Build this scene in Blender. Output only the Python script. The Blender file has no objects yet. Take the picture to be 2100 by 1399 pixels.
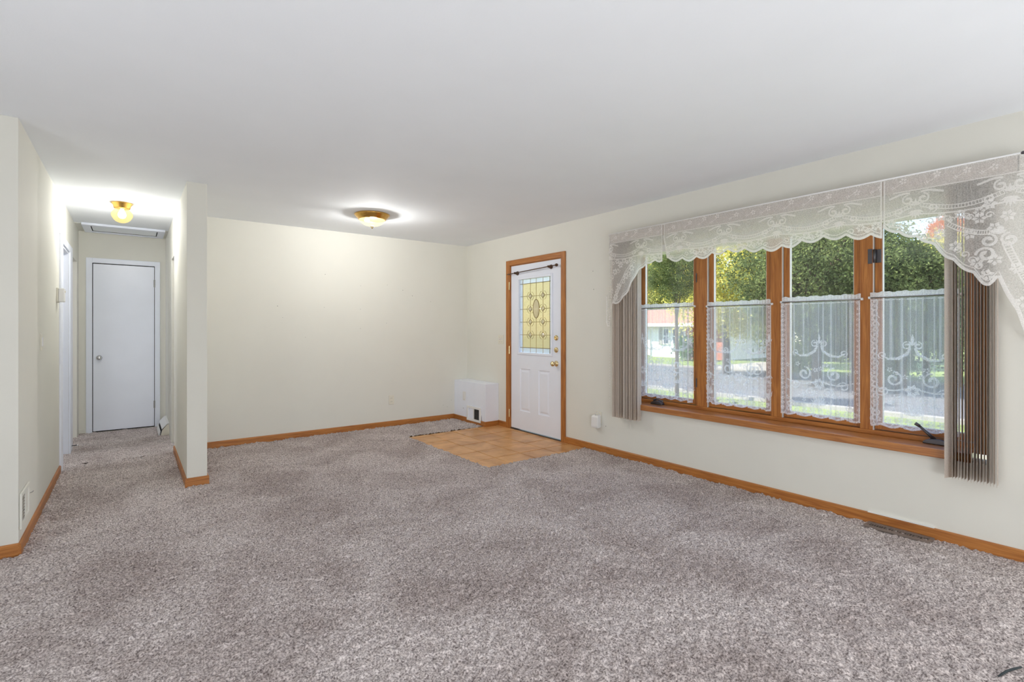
import bpy, math, random
import numpy as np
from mathutils import Matrix, Vector

random.seed(7)
rng = np.random.default_rng(7)
scene = bpy.context.scene
COL = scene.collection
PI = math.pi

# ------------------------------------------------------------------ camera
YAW = 0.6463
cam_data = bpy.data.cameras.new('camera')
cam_data.sensor_width = 36.0
cam_data.lens = 36.0 * 1034.75 / 2100.0
cam_data.shift_y = -25.5 / 2100.0
cam_data.clip_start = 0.05
cam_data.clip_end = 400
cam = bpy.data.objects.new('camera', cam_data)
COL.objects.link(cam)
cam.location = (0, 0, 1.2602)
cam.rotation_euler = (PI / 2, 0, -YAW)
scene.camera = cam

# ------------------------------------------------------------------ view and world
scene.view_settings.view_transform = 'Standard'
scene.view_settings.look = 'None'
scene.view_settings.gamma = 1.0
scene.view_settings.exposure = 0.07
scene.view_settings.use_curve_mapping = False
scene.cycles.max_bounces = 12
scene.cycles.diffuse_bounces = 9
scene.cycles.glossy_bounces = 3
scene.cycles.transmission_bounces = 5
scene.cycles.transparent_max_bounces = 24
scene.cycles.sample_clamp_indirect = 6.0

world = bpy.data.worlds.new('world')
scene.world = world
world.use_nodes = True
wn = world.node_tree
wn.nodes.clear()
sky = wn.nodes.new('ShaderNodeTexSky')
sky.sky_type = 'NISHITA'
sky.sun_disc = False
sky.sun_elevation = math.radians(42)
sky.sun_rotation = math.radians(200)
sky.air_density = 1.0
sky.dust_density = 0.6
bg = wn.nodes.new('ShaderNodeBackground')
bg.inputs['Strength'].default_value = 0.55
wo = wn.nodes.new('ShaderNodeOutputWorld')
wn.links.new(sky.outputs['Color'], bg.inputs['Color'])
wn.links.new(bg.outputs['Background'], wo.inputs['Surface'])


def light(name, kind, loc, energy, color=(1, 1, 1), size=None, sizey=None, aim=None, radius=None):
    d = bpy.data.lights.new(name, kind)
    d.energy = energy
    d.color = color
    if kind == 'AREA':
        d.shape = 'RECTANGLE'
        d.size = size
        d.size_y = sizey or size
    if radius is not None:
        d.shadow_soft_size = radius
    o = bpy.data.objects.new(name, d)
    COL.objects.link(o)
    o.location = loc
    if aim is not None:
        o.rotation_euler = Vector(aim).to_track_quat('-Z', 'Y').to_euler()
    return o


sun = light('sun', 'SUN', (0, 0, 30), 14.0, (1.0, 0.95, 0.86), aim=(0.45, -0.55, -0.70))
sun.data.angle = 0.01
# added fill light beside the right wall, out of view, for the left walls
light('right_fill', 'AREA', (3.80, -0.85, 1.25), 34, (0.94, 0.97, 1.0), 1.6, 1.3, aim=(-1, 0.45, 0.02))
# added fill light low behind the camera, aimed up to brighten the ceiling
light('ceiling_fill', 'AREA', (0.5, -1.5, 0.4), 34, (0.94, 0.97, 1.0), 1.4, 1.0, aim=(0.22, 0.80, 0.50))
light('side_fill', 'AREA', (-2.0, 1.3, 0.45), 28, (0.94, 0.97, 1.0), 1.2, 1.2, aim=(0.70, -0.15, 0.7))  # added fill from out of view at the left, lifts the mid ceiling
# added wide fill light near the rear wall, behind the camera
light('rear_fill', 'AREA', (0.8, -1.7, 0.5), 34, (0.94, 0.97, 1.0), 3.0, 0.8, aim=(0.1, 1, 0.25))
# added fill lights in the unseen side rooms, to brighten the hallway
light('bedroom_fill', 'AREA', (-2.4, 6.4, 1.4), 15, (0.95, 0.975, 1.0), 1.2, 1.2, aim=(1, 0, 0))
light('bathroom_fill', 'AREA', (2.0, 7.0, 1.4), 10, (0.95, 0.975, 1.0), 1.0, 1.0, aim=(-1, -0.2, 0))

# ------------------------------------------------------------------ constants
XR, YB, XL, XP, H = 3.8512, 6.1747, -0.504, 0.3541, 2.44
YE = 7.95
YS = 3.914          # face of the wall stub at the left
PY = 4.787          # end of the partition


# ------------------------------------------------------------------ materials
def new_mat(name):
    m = bpy.data.materials.new(name)
    m.use_nodes = True
    nt = m.node_tree
    nt.nodes.clear()
    out = nt.nodes.new('ShaderNodeOutputMaterial')
    return m, nt, out


def lin(c):
    return tuple(((v / 255) / 12.92 if v / 255 <= 0.04045 else ((v / 255 + 0.055) / 1.055) ** 2.4) for v in c)


def plain(name, rgb, rough=0.6, metal=0.0, var=0.04, scale=8.0, bump=0.0, bscale=200.0, spec=0.5, coat=0.0):
    """a painted or plain surface: slight tone variation, optional fine relief"""
    m, nt, out = new_mat(name)
    b = nt.nodes.new('ShaderNodeBsdfPrincipled')
    b.inputs['Roughness'].default_value = rough
    b.inputs['Metallic'].default_value = metal
    b.inputs['Specular IOR Level'].default_value = spec
    b.inputs['Coat Weight'].default_value = coat
    tc = nt.nodes.new('ShaderNodeTexCoord')
    n = nt.nodes.new('ShaderNodeTexNoise')
    n.inputs['Scale'].default_value = scale
    n.inputs['Detail'].default_value = 4
    nt.links.new(tc.outputs['Object'], n.inputs['Vector'])
    r = nt.nodes.new('ShaderNodeValToRGB')
    c = lin(rgb)
    r.color_ramp.elements[0].position = 0.3
    r.color_ramp.elements[1].position = 0.7
    r.color_ramp.elements[0].color = (*[v * (1 - var) for v in c], 1)
    r.color_ramp.elements[1].color = (*[min(1, v * (1 + var)) for v in c], 1)
    nt.links.new(n.outputs['Fac'], r.inputs['Fac'])
    nt.links.new(r.outputs['Color'], b.inputs['Base Color'])
    if bump:
        n2 = nt.nodes.new('ShaderNodeTexNoise')
        n2.inputs['Scale'].default_value = bscale
        n2.inputs['Detail'].default_value = 3
        nt.links.new(tc.outputs['Object'], n2.inputs['Vector'])
        bp = nt.nodes.new('ShaderNodeBump')
        bp.inputs['Strength'].default_value = bump
        bp.inputs['Distance'].default_value = 0.002
        nt.links.new(n2.outputs['Fac'], bp.inputs['Height'])
        nt.links.new(bp.outputs['Normal'], b.inputs['Normal'])
    nt.links.new(b.outputs['BSDF'], out.inputs['Surface'])
    return m


def wood(name, axis, coat=0.0, light_c=(188, 124, 60), dark_c=(152, 90, 38)):
    m, nt, out = new_mat(name)
    b = nt.nodes.new('ShaderNodeBsdfPrincipled')
    b.inputs['Roughness'].default_value = 0.42
    b.inputs['Coat Weight'].default_value = coat
    b.inputs['Coat Roughness'].default_value = 0.22
    tc = nt.nodes.new('ShaderNodeTexCoord')
    mp = nt.nodes.new('ShaderNodeMapping')
    s = [38.0, 38.0, 38.0]
    s[axis] = 2.2
    mp.inputs['Scale'].default_value = s
    nt.links.new(tc.outputs['Object'], mp.inputs['Vector'])
    n = nt.nodes.new('ShaderNodeTexNoise')
    n.inputs['Scale'].default_value = 1.6
    n.inputs['Detail'].default_value = 6
    n.inputs['Distortion'].default_value = 1.2
    nt.links.new(mp.outputs['Vector'], n.inputs['Vector'])
    r = nt.nodes.new('ShaderNodeValToRGB')
    e = r.color_ramp.elements
    e[0].position, e[1].position = 0.32, 0.66
    e[0].color = (*lin(dark_c), 1)
    e[1].color = (*lin(light_c), 1)
    nt.links.new(n.outputs['Fac'], r.inputs['Fac'])
    nt.links.new(r.outputs['Color'], b.inputs['Base Color'])
    bp = nt.nodes.new('ShaderNodeBump')
    bp.inputs['Strength'].default_value = 0.15
    bp.inputs['Distance'].default_value = 0.001
    nt.links.new(n.outputs['Fac'], bp.inputs['Height'])
    nt.links.new(bp.outputs['Normal'], b.inputs['Normal'])
    nt.links.new(b.outputs['BSDF'], out.inputs['Surface'])
    return m


def fabric(name, rgb, alpha, trans=0.5, weave=170, uneven=0.16):
    """cloth that lets some light through its weave (alpha) and glows when lit from behind"""
    m, nt, out = new_mat(name)
    c = (*lin(rgb), 1)
    d = nt.nodes.new('ShaderNodeBsdfDiffuse')
    d.inputs['Color'].default_value = c
    t = nt.nodes.new('ShaderNodeBsdfTranslucent')
    t.inputs['Color'].default_value = c
    mix = nt.nodes.new('ShaderNodeMixShader')
    mix.inputs[0].default_value = trans
    nt.links.new(d.outputs[0], mix.inputs[1])
    nt.links.new(t.outputs[0], mix.inputs[2])
    tr = nt.nodes.new('ShaderNodeBsdfTransparent')
    mix2 = nt.nodes.new('ShaderNodeMixShader')
    tc = nt.nodes.new('ShaderNodeTexCoord')
    n = nt.nodes.new('ShaderNodeTexNoise')
    n.inputs['Scale'].default_value = weave
    n.inputs['Detail'].default_value = 2
    nt.links.new(tc.outputs['Object'], n.inputs['Vector'])
    mr = nt.nodes.new('ShaderNodeMapRange')
    mr.inputs['From Min'].default_value = 0.3
    mr.inputs['From Max'].default_value = 0.7
    mr.inputs['To Min'].default_value = max(0, alpha - uneven)
    mr.inputs['To Max'].default_value = min(1, alpha + uneven)
    nt.links.new(n.outputs['Fac'], mr.inputs['Value'])
    nt.links.new(mr.outputs['Result'], mix2.inputs[0])
    nt.links.new(tr.outputs[0], mix2.inputs[1])
    nt.links.new(mix.outputs[0], mix2.inputs[2])
    nt.links.new(mix2.outputs[0], out.inputs['Surface'])
    return m


def glass(name, refl=0.05, tint=(1, 1, 1)):
    m, nt, out = new_mat(name)
    tr = nt.nodes.new('ShaderNodeBsdfTransparent')
    tr.inputs['Color'].default_value = (*tint, 1)
    g = nt.nodes.new('ShaderNodeBsdfGlossy')
    g.inputs['Roughness'].default_value = 0.02
    mix = nt.nodes.new('ShaderNodeMixShader')
    mix.inputs[0].default_value = refl
    nt.links.new(tr.outputs[0], mix.inputs[1])
    nt.links.new(g.outputs[0], mix.inputs[2])
    nt.links.new(mix.outputs[0], out.inputs['Surface'])
    return m


def art_glass(name, rgb, trans=0.6, rough=0.18, bscale=110, clear=0.0):
    """textured obscure glass: hammered relief, light diffuses through it"""
    m, nt, out = new_mat(name)
    c = (*lin(rgb), 1)
    tc = nt.nodes.new('ShaderNodeTexCoord')
    v = nt.nodes.new('ShaderNodeTexVoronoi')
    v.inputs['Scale'].default_value = bscale
    nt.links.new(tc.outputs['Object'], v.inputs['Vector'])
    bp = nt.nodes.new('ShaderNodeBump')
    bp.inputs['Strength'].default_value = 0.7
    bp.inputs['Distance'].default_value = 0.003
    nt.links.new(v.outputs['Distance'], bp.inputs['Height'])
    d = nt.nodes.new('ShaderNodeBsdfDiffuse')
    d.inputs['Color'].default_value = c
    t = nt.nodes.new('ShaderNodeBsdfTranslucent')
    t.inputs['Color'].default_value = c
    mix = nt.nodes.new('ShaderNodeMixShader')
    mix.inputs[0].default_value = trans
    nt.links.new(d.outputs[0], mix.inputs[1])
    nt.links.new(t.outputs[0], mix.inputs[2])
    g = nt.nodes.new('ShaderNodeBsdfGlossy')
    g.inputs['Roughness'].default_value = rough
    mix2 = nt.nodes.new('ShaderNodeMixShader')
    mix2.inputs[0].default_value = 0.22
    nt.links.new(mix.outputs[0], mix2.inputs[1])
    nt.links.new(g.outputs[0], mix2.inputs[2])
    for s in (d, t, g):
        nt.links.new(bp.outputs['Normal'], s.inputs['Normal'])
    if clear:
        tr = nt.nodes.new('ShaderNodeBsdfTransparent')
        tr.inputs['Color'].default_value = c
        mix3 = nt.nodes.new('ShaderNodeMixShader')
        mix3.inputs[0].default_value = clear
        nt.links.new(mix2.outputs[0], mix3.inputs[1])
        nt.links.new(tr.outputs[0], mix3.inputs[2])
        mix2 = mix3
    nt.links.new(mix2.outputs[0], out.inputs['Surface'])
    return m


def lamp_glass(name, rgb, strength, see=0.5):
    m, nt, out = new_mat(name)
    e = nt.nodes.new('ShaderNodeEmission')
    e.inputs['Color'].default_value = (*lin(rgb), 1)
    e.inputs['Strength'].default_value = strength
    tr = nt.nodes.new('ShaderNodeBsdfTransparent')
    tr.inputs['Color'].default_value = (1, 0.98, 0.92, 1)
    g = nt.nodes.new('ShaderNodeBsdfGlossy')
    g.inputs['Roughness'].default_value = 0.15
    mx = nt.nodes.new('ShaderNodeMixShader')
    mx.inputs[0].default_value = 0.12
    nt.links.new(e.outputs[0], mx.inputs[1])
    nt.links.new(g.outputs[0], mx.inputs[2])
    mix = nt.nodes.new('ShaderNodeMixShader')
    mix.inputs[0].default_value = see
    nt.links.new(mx.outputs[0], mix.inputs[1])
    nt.links.new(tr.outputs[0], mix.inputs[2])
    nt.links.new(mix.outputs[0], out.inputs['Surface'])
    return m


def emit(name, rgb, strength):
    m, nt, out = new_mat(name)
    e = nt.nodes.new('ShaderNodeEmission')
    e.inputs['Color'].default_value = (*lin(rgb), 1)
    e.inputs['Strength'].default_value = strength
    nt.links.new(e.outputs[0], out.inputs['Surface'])
    return m


def carpet_mat():
    m, nt, out = new_mat('carpet_frieze')
    b = nt.nodes.new('ShaderNodeBsdfPrincipled')
    b.inputs['Roughness'].default_value = 1.0
    b.inputs['Specular IOR Level'].default_value = 0.05
    tc = nt.nodes.new('ShaderNodeTexCoord')
    n = nt.nodes.new('ShaderNodeTexNoise')      # yarn tone from tuft to tuft, darks also painting the shade between tufts
    n.inputs['Scale'].default_value = 125
    n.inputs['Detail'].default_value = 3
    n.inputs['Roughness'].default_value = 0.65
    nt.links.new(tc.outputs['Object'], n.inputs['Vector'])
    r = nt.nodes.new('ShaderNodeValToRGB')
    e = r.color_ramp.elements
    e[0].position, e[1].position = 0.34, 0.64
    e[0].color = (*lin((112, 101, 100)), 1)
    e[1].color = (*lin((236, 226, 223)), 1)
    nt.links.new(n.outputs['Fac'], r.inputs['Fac'])
    n2 = nt.nodes.new('ShaderNodeTexNoise')     # worn and brushed patches
    n2.inputs['Scale'].default_value = 1.7
    n2.inputs['Detail'].default_value = 5
    n2.inputs['Roughness'].default_value = 0.6
    n2.inputs['Distortion'].default_value = 0.8
    nt.links.new(tc.outputs['Object'], n2.inputs['Vector'])
    r2 = nt.nodes.new('ShaderNodeValToRGB')
    e = r2.color_ramp.elements
    e[0].position, e[1].position = 0.36, 0.62
    e[0].color = (0.74, 0.71, 0.70, 1)
    e[1].color = (1, 1, 1, 1)
    nt.links.new(n2.outputs['Fac'], r2.inputs['Fac'])
    mx = nt.nodes.new('ShaderNodeMix')
    mx.data_type = 'RGBA'
    mx.blend_type = 'MULTIPLY'
    mx.inputs['Factor'].default_value = 1.0
    nt.links.new(r.outputs['Color'], mx.inputs[6])
    nt.links.new(r2.outputs['Color'], mx.inputs[7])
    nt.links.new(mx.outputs[2], b.inputs['Base Color'])
    nt.links.new(b.outputs['BSDF'], out.inputs['Surface'])
    return m


def tile_mat():
    m, nt, out = new_mat('tan_ceramic')
    b = nt.nodes.new('ShaderNodeBsdfPrincipled')
    b.inputs['Roughness'].default_value = 0.35
    tc = nt.nodes.new('ShaderNodeTexCoord')
    oi = nt.nodes.new('ShaderNodeObjectInfo')
    n = nt.nodes.new('ShaderNodeTexNoise')
    n.inputs['Scale'].default_value = 5
    n.inputs['Detail'].default_value = 6
    n.inputs['Distortion'].default_value = 0.7
    nt.links.new(tc.outputs['Object'], n.inputs['Vector'])
    r = nt.nodes.new('ShaderNodeValToRGB')
    e = r.color_ramp.elements
    e[0].position, e[1].position = 0.3, 0.7
    e[0].color = (*lin((186, 130, 76)), 1)
    e[1].color = (*lin((224, 172, 114)), 1)
    nt.links.new(n.outputs['Fac'], r.inputs['Fac'])
    hs = nt.nodes.new('ShaderNodeHueSaturation')
    mr = nt.nodes.new('ShaderNodeMapRange')
    mr.inputs['To Min'].default_value = 0.92
    mr.inputs['To Max'].default_value = 1.06
    nt.links.new(oi.outputs['Random'], mr.inputs['Value'])
    nt.links.new(mr.outputs['Result'], hs.inputs['Value'])
    nt.links.new(r.outputs['Color'], hs.inputs['Color'])
    nt.links.new(hs.outputs['Color'], b.inputs['Base Color'])
    nt.links.new(b.outputs['BSDF'], out.inputs['Surface'])
    return m


def leaf_mat(name, lo, hi, trans=0.45):
    m, nt, out = new_mat(name)
    tc = nt.nodes.new('ShaderNodeTexCoord')
    n = nt.nodes.new('ShaderNodeTexNoise')
    n.inputs['Scale'].default_value = 1.3
    n.inputs['Detail'].default_value = 6
    n.inputs['Roughness'].default_value = 0.75
    nt.links.new(tc.outputs['Object'], n.inputs['Vector'])
    r = nt.nodes.new('ShaderNodeValToRGB')
    e = r.color_ramp.elements
    e[0].position, e[1].position = 0.38, 0.62
    e[0].color = (*lin(lo), 1)
    e[1].color = (*lin(hi), 1)
    nt.links.new(n.outputs['Fac'], r.inputs['Fac'])
    d = nt.nodes.new('ShaderNodeBsdfDiffuse')
    t = nt.nodes.new('ShaderNodeBsdfTranslucent')
    nt.links.new(r.outputs['Color'], d.inputs['Color'])
    nt.links.new(r.outputs['Color'], t.inputs['Color'])
    mix = nt.nodes.new('ShaderNodeMixShader')
    mix.inputs[0].default_value = trans
    nt.links.new(d.outputs[0], mix.inputs[1])
    nt.links.new(t.outputs[0], mix.inputs[2])
    nt.links.new(mix.outputs[0], out.inputs['Surface'])
    return m


M = {}
M['wall'] = plain('cream_wall_paint', (226, 225, 217), 0.75, var=0.012, scale=3, bump=0.12, bscale=160, spec=0.3)
M['ceiling'] = plain('white_ceiling_paint', (242, 246, 251), 0.85, var=0.01, scale=2.5, bump=0.12, bscale=120, spec=0.2)
M['white'] = plain('white_gloss_paint', (236, 241, 253), 0.4, var=0.012)
M['white_door'] = plain('white_door_paint', (236, 241, 253), 0.32, var=0.015, scale=4)
M['ivory'] = plain('ivory_plastic', (226, 222, 208), 0.4, var=0.01)
M['plastic'] = plain('white_plastic', (232, 232, 232), 0.4, var=0.01)
M['wood_x'] = wood('golden_oak_along_x', 0)
M['wood_y'] = wood('golden_oak_along_y', 1)
M['wood_z'] = wood('golden_oak_along_z', 2)
M['wood_sill'] = wood('varnished_oak_sill', 1, coat=1.0)
M['pink_board'] = plain('beige_valance_board', (186, 176, 168), 0.6, var=0.04, scale=20)
M['carpet'] = carpet_mat()
M['tile'] = tile_mat()
M['grout'] = plain('brown_grout', (104, 72, 46), 0.9, var=0.1, scale=30)
M['brass'] = plain('polished_brass', (222, 176, 96), 0.22, 1.0, var=0.04)
M['satin_brass'] = plain('pale_brass', (226, 206, 160), 0.25, 1.0, var=0.03)
M['chrome'] = plain('polished_chrome', (220, 220, 222), 0.12, 1.0, var=0.02)
M['bronze'] = plain('dark_bronze', (96, 74, 58), 0.35, 0.8, var=0.1)
M['pewter'] = plain('dark_pewter', (98, 96, 100), 0.35, 0.8, var=0.06)
M['steel'] = plain('grey_steel', (150, 148, 145), 0.35, 0.9, var=0.05)
M['register'] = plain('brown_register_enamel', (126, 112, 104), 0.5, var=0.06)
M['grey_grille'] = plain('grey_painted_grille', (176, 173, 164), 0.6, var=0.05)
M['dark'] = plain('black_void', (18, 17, 17), 0.9, var=0.1)
M['dark_mesh'] = plain('dark_grille', (84, 84, 82), 0.7, var=0.2, scale=60)
M['gasket'] = plain('black_gasket', (52, 48, 46), 0.6, var=0.05)
M['bead'] = plain('white_vinyl_bead', (236, 236, 234), 0.4, var=0.01)
M['came'] = plain('aged_brass_came', (150, 128, 84), 0.3, 0.9, var=0.05)
M['amber'] = art_glass('amber_hammered_glass', (253, 241, 205), 0.6, clear=0.22)
M['frost'] = art_glass('clear_bevelled_glass', (244, 246, 250), 0.6, bscale=60, clear=0.25)
M['jewel'] = art_glass('bevelled_jewel_glass', (250, 244, 224), 0.5, rough=0.08, bscale=30, clear=0.3)
M['glass'] = glass('window_glass', 0.05)
M['net'] = fabric('sheer_lace_net', (254, 254, 252), 0.58, 0.62)
M['sheer'] = fabric('sheer_cafe_net', (244, 246, 250), 0.37, 0.5, weave=320, uneven=0.10)
M['lace'] = fabric('dense_white_lace', (252, 251, 249), 0.95, 0.5)
M['lace_soft'] = fabric('soft_white_lace', (246, 247, 250), 0.64, 0.5)
M['header'] = fabric('gathered_white_header', (242, 242, 242), 0.88, 0.4)
M['vane'] = fabric('beige_blind_vane', (230, 222, 214), 1.0, 0.45)
M['shade_jar'] = lamp_glass('lit_jar_glass', (255, 224, 132), 1.5, 0.55)
M['shade_bowl'] = lamp_glass('lit_alabaster_glass', (255, 236, 176), 2.0, 0.55)
M['bulb'] = emit('glowing_bulb', (255, 246, 222), 12.0)


# ------------------------------------------------------------------ mesh helpers
class MB:
    def __init__(self):
        self.v, self.f = [], []

    def add(self, vs, fs):
        b = len(self.v)
        self.v += [tuple(p) for p in vs]
        self.f += [tuple(b + i for i in f) for f in fs]
        return self

    def box(self, x0, x1, y0, y1, z0, z1):
        vs = [(x, y, z) for z in (z0, z1) for y in (y0, y1) for x in (x0, x1)]
        return self.add(vs, [(0, 2, 3, 1), (4, 5, 7, 6), (0, 1, 5, 4), (1, 3, 7, 5), (3, 2, 6, 7), (2, 0, 4, 6)])

    def lathe(self, prof, origin=(0, 0, 0), axis='z', n=24):
        """profile of (radius, height) turned round the axis; end radii of 0 close it"""
        b = len(self.v)
        for r, h in prof:
            for k in range(n):
                a = 2 * PI * k / n
                c, s = r * math.cos(a), r * math.sin(a)
                p = {'z': (c, s, h), 'x': (h, c, s), 'y': (s, h, c), '-x': (-h, s, c)}[axis]
                self.v.append((p[0] + origin[0], p[1] + origin[1], p[2] + origin[2]))
        for i in range(len(prof) - 1):
            for k in range(n):
                k2 = (k + 1) % n
                self.f.append((b + i * n + k, b + i * n + k2, b + (i + 1) * n + k2, b + (i + 1) * n + k))
        self.f.append(tuple(b + k for k in reversed(range(n))))
        e = b + (len(prof) - 1) * n
        self.f.append(tuple(e + k for k in range(n)))
        return self

    def tube(self, pts, r, n=8):
        pts = [Vector(p) for p in pts]
        rs = r if isinstance(r, (list, tuple)) else [r] * len(pts)
        b = len(self.v)
        for i, p in enumerate(pts):
            d = (pts[min(i + 1, len(pts) - 1)] - pts[max(i - 1, 0)]).normalized()
            up = Vector((0, 0, 1)) if abs(d.z) < 0.9 else Vector((1, 0, 0))
            u = d.cross(up).normalized()
            w = u.cross(d)
            for k in range(n):
                a = 2 * PI * k / n
                self.v.append(tuple(p + (u * math.cos(a) + w * math.sin(a)) * rs[i]))
        for i in range(len(pts) - 1):
            for k in range(n):
                k2 = (k + 1) % n
                self.f.append((b + i * n + k, b + i * n + k2, b + (i + 1) * n + k2, b + (i + 1) * n + k))
        self.f.append(tuple(b + k for k in reversed(range(n))))
        e = b + (len(pts) - 1) * n
        self.f.append(tuple(e + k for k in range(n)))
        return self

    def prism(self, poly, axis, a0, a1):
        """polygon in the plane across an axis, pushed from a0 to a1 along it"""
        n = len(poly)
        def P(p, a):
            return {'x': (a, p[0], p[1]), 'y': (p[0], a, p[1]), 'z': (p[0], p[1], a)}[axis]
        vs = [P(p, a0) for p in poly] + [P(p, a1) for p in poly]
        fs = [tuple(reversed(range(n))), tuple(range(n, 2 * n))]
        fs += [(i, (i + 1) % n, n + (i + 1) % n, n + i) for i in range(n)]
        return self.add(vs, fs)


def set_props(o, label=None, category=None, group=None, kind=None):
    for k, v in (('label', label), ('category', category), ('group', group), ('kind', kind)):
        if v:
            o[k] = v
    return o


def mesh_obj(name, verts, faces, m, parent=None, smooth=False, bevel=0.0, fix=True, **props):
    me = bpy.data.meshes.new(name)
    me.from_pydata(verts, [], faces)
    if fix and len(faces) < 20000:
        import bmesh
        bm = bmesh.new()
        bm.from_mesh(me)
        bmesh.ops.recalc_face_normals(bm, faces=bm.faces)
        bm.to_mesh(me)
        bm.free()
    me.materials.append(m)
    if smooth:
        me.polygons.foreach_set('use_smooth', [True] * len(me.polygons))
    o = bpy.data.objects.new(name, me)
    COL.objects.link(o)
    if bevel:
        bv = o.modifiers.new('bevel', 'BEVEL')
        bv.width = bevel
        bv.segments = 2
        bv.limit_method = 'ANGLE'
    if parent is not None:
        o.parent = parent
        # meshes are built in room coordinates; only the top-level empties are moved
        if parent.parent is None:
            o.matrix_parent_inverse = Matrix.Translation(-parent.location)
    set_props(o, **props)
    return o


def ob(name, mb, m, parent=None, smooth=False, bevel=0.0, **props):
    return mesh_obj(name, mb.v, mb.f, m, parent, smooth, bevel, **props)


def thing(name, loc, label, category, group=None, kind=None):
    o = bpy.data.objects.new(name, None)
    o.empty_display_size = 0.1
    COL.objects.link(o)
    o.location = loc
    return set_props(o, label, category, group, kind)


def copy_tree(o, parent=None, **props):
    c = o.copy()
    COL.objects.link(c)
    if parent is not None:
        c.parent = parent
        c.matrix_parent_inverse = o.matrix_parent_inverse.copy()
    for ch in list(o.children):
        copy_tree(ch, c)
    set_props(c, **props)
    return c


def slab(axis, p0, p1, a0, a1, z0, z1, holes=()):
    """a wall across axis 'x' or 'y' between p0 and p1, with rectangular openings (a0,a1,z0,z1)"""
    aa = sorted({a0, a1, *[h[0] for h in holes], *[h[1] for h in holes]})
    zz = sorted({z0, z1, *[h[2] for h in holes], *[h[3] for h in holes]})
    aa = [a for a in aa if a0 <= a <= a1]
    zz = [z for z in zz if z0 <= z <= z1]
    def solid(i, j):
        if not (0 <= i < len(aa) - 1 and 0 <= j < len(zz) - 1):
            return False
        ca, cz = (aa[i] + aa[i + 1]) / 2, (zz[j] + zz[j + 1]) / 2
        return not any(h[0] < ca < h[1] and h[2] < cz < h[3] for h in holes)
    mb = MB()
    idx = {}
    def V(p, i, j):
        k = (p, i, j)
        if k not in idx:
            idx[k] = len(mb.v)
            mb.v.append((p, aa[i], zz[j]) if axis == 'x' else (aa[i], p, zz[j]))
        return idx[k]
    for i in range(len(aa) - 1):
        for j in range(len(zz) - 1):
            if not solid(i, j):
                continue
            mb.f.append((V(p0, i, j), V(p0, i, j + 1), V(p0, i + 1, j + 1), V(p0, i + 1, j)))
            mb.f.append((V(p1, i, j), V(p1, i + 1, j), V(p1, i + 1, j + 1), V(p1, i, j + 1)))
            if not solid(i - 1, j):
                mb.f.append((V(p0, i, j), V(p1, i, j), V(p1, i, j + 1), V(p0, i, j + 1)))
            if not solid(i + 1, j):
                mb.f.append((V(p0, i + 1, j), V(p0, i + 1, j + 1), V(p1, i + 1, j + 1), V(p1, i + 1, j)))
            if not solid(i, j - 1):
                mb.f.append((V(p0, i, j), V(p0, i + 1, j), V(p1, i + 1, j), V(p1, i, j)))
            if not solid(i, j + 1):
                mb.f.append((V(p0, i, j + 1), V(p1, i, j + 1), V(p1, i + 1, j + 1), V(p0, i + 1, j + 1)))
    return mb


def struct(name, mb, m, label, category, bevel=0.0, smooth=False, parent=None):
    if parent is not None:
        return ob(name, mb, m, parent, smooth, bevel)
    return ob(name, mb, m, None, smooth, bevel, label=label, category=category, kind='structure')


# ================================================================== THE SHELL
DOOR_Y0, DOOR_Y1, DOOR_Z = 4.172, 5.140, 2.062      # opening of the entry door
WIN_Y0, WIN_Y1, WIN_Z0, WIN_Z1 = 0.66, 3.26, 0.49, 2.02
struct('wall_right', slab('x', XR, XR + 0.16, -1.8, 8.2, -0.05, H, [(DOOR_Y0, DOOR_Y1, -0.05, DOOR_Z), (WIN_Y0, WIN_Y1, WIN_Z0, WIN_Z1)]),
       M['wall'], 'cream painted wall holding the picture window and the front door', 'wall')
struct('wall_back', slab('y', YB, YB + 0.10, XP + 0.14, XR, -0.05, H), M['wall'], 'plain cream end wall with small nail holes and one outlet', 'wall')
struct('wall_partition', slab('x', XP, XP + 0.14, PY, YE, -0.05, H, [(6.29, 6.72, -0.05, 2.02)]), M['wall'],
       'cream partition ending in the free-standing wall end beside the hallway', 'wall', bevel=0.003)
struct('wall_left', slab('x', XL - 0.11, XL, YS, YE, -0.05, H, [(6.075, 6.745, -0.05, 2.03), (6.99, 7.70, -0.05, 2.035)]), M['wall'],
       'cream wall along the left of the hallway with two doorways', 'wall', bevel=0.003)
struct('wall_stub', slab('y', YS, YS + 0.11, -4.3, XL - 0.11, -0.05, H), M['wall'], 'shaded cream wall face at the left edge of the photo', 'wall')
struct('wall_hall_end', slab('y', YE, YE + 0.1, XL - 0.11, XP + 0.14, -0.05, H), M['wall'], 'cream wall at the end of the hallway round the flush door', 'wall')
struct('wall_front', slab('y', -1.95, -1.8, -4.3, XR + 0.16, -0.05, H), M['wall'], 'cream wall behind the camera', 'wall')
struct('wall_far_left', slab('x', -4.4, -4.3, -1.95, 8.2, -0.05, H), M['wall'], 'cream wall of the dining side out of view', 'wall')
struct('wall_outer', slab('y', 8.2, 8.3, -4.4, XR + 0.16, -0.05, H), M['wall'], 'outer wall of the rooms behind the hallway', 'wall')
mb = MB().box(-4.5, XR + 0.55, -2.1, 8.5, H, H + 0.14)
struct('ceiling', mb, M['ceiling'], 'smooth white ceiling over the whole room', 'ceiling')
struct('ceiling_hall_end', MB().box(XL, XP, 7.375, YE, H - 0.006, H), M['wall'], 'cream strip of ceiling round the attic hatch', 'ceiling')

# ---- carpet: a fine grid with the pile as real relief, an opening left for the entry tiles
TX0, TX1, TY0, TY1 = 2.585, XR, 3.797, 5.430
BOXX, BOXY = 3.64, 5.395           # front and near end of the white duct box


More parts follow.
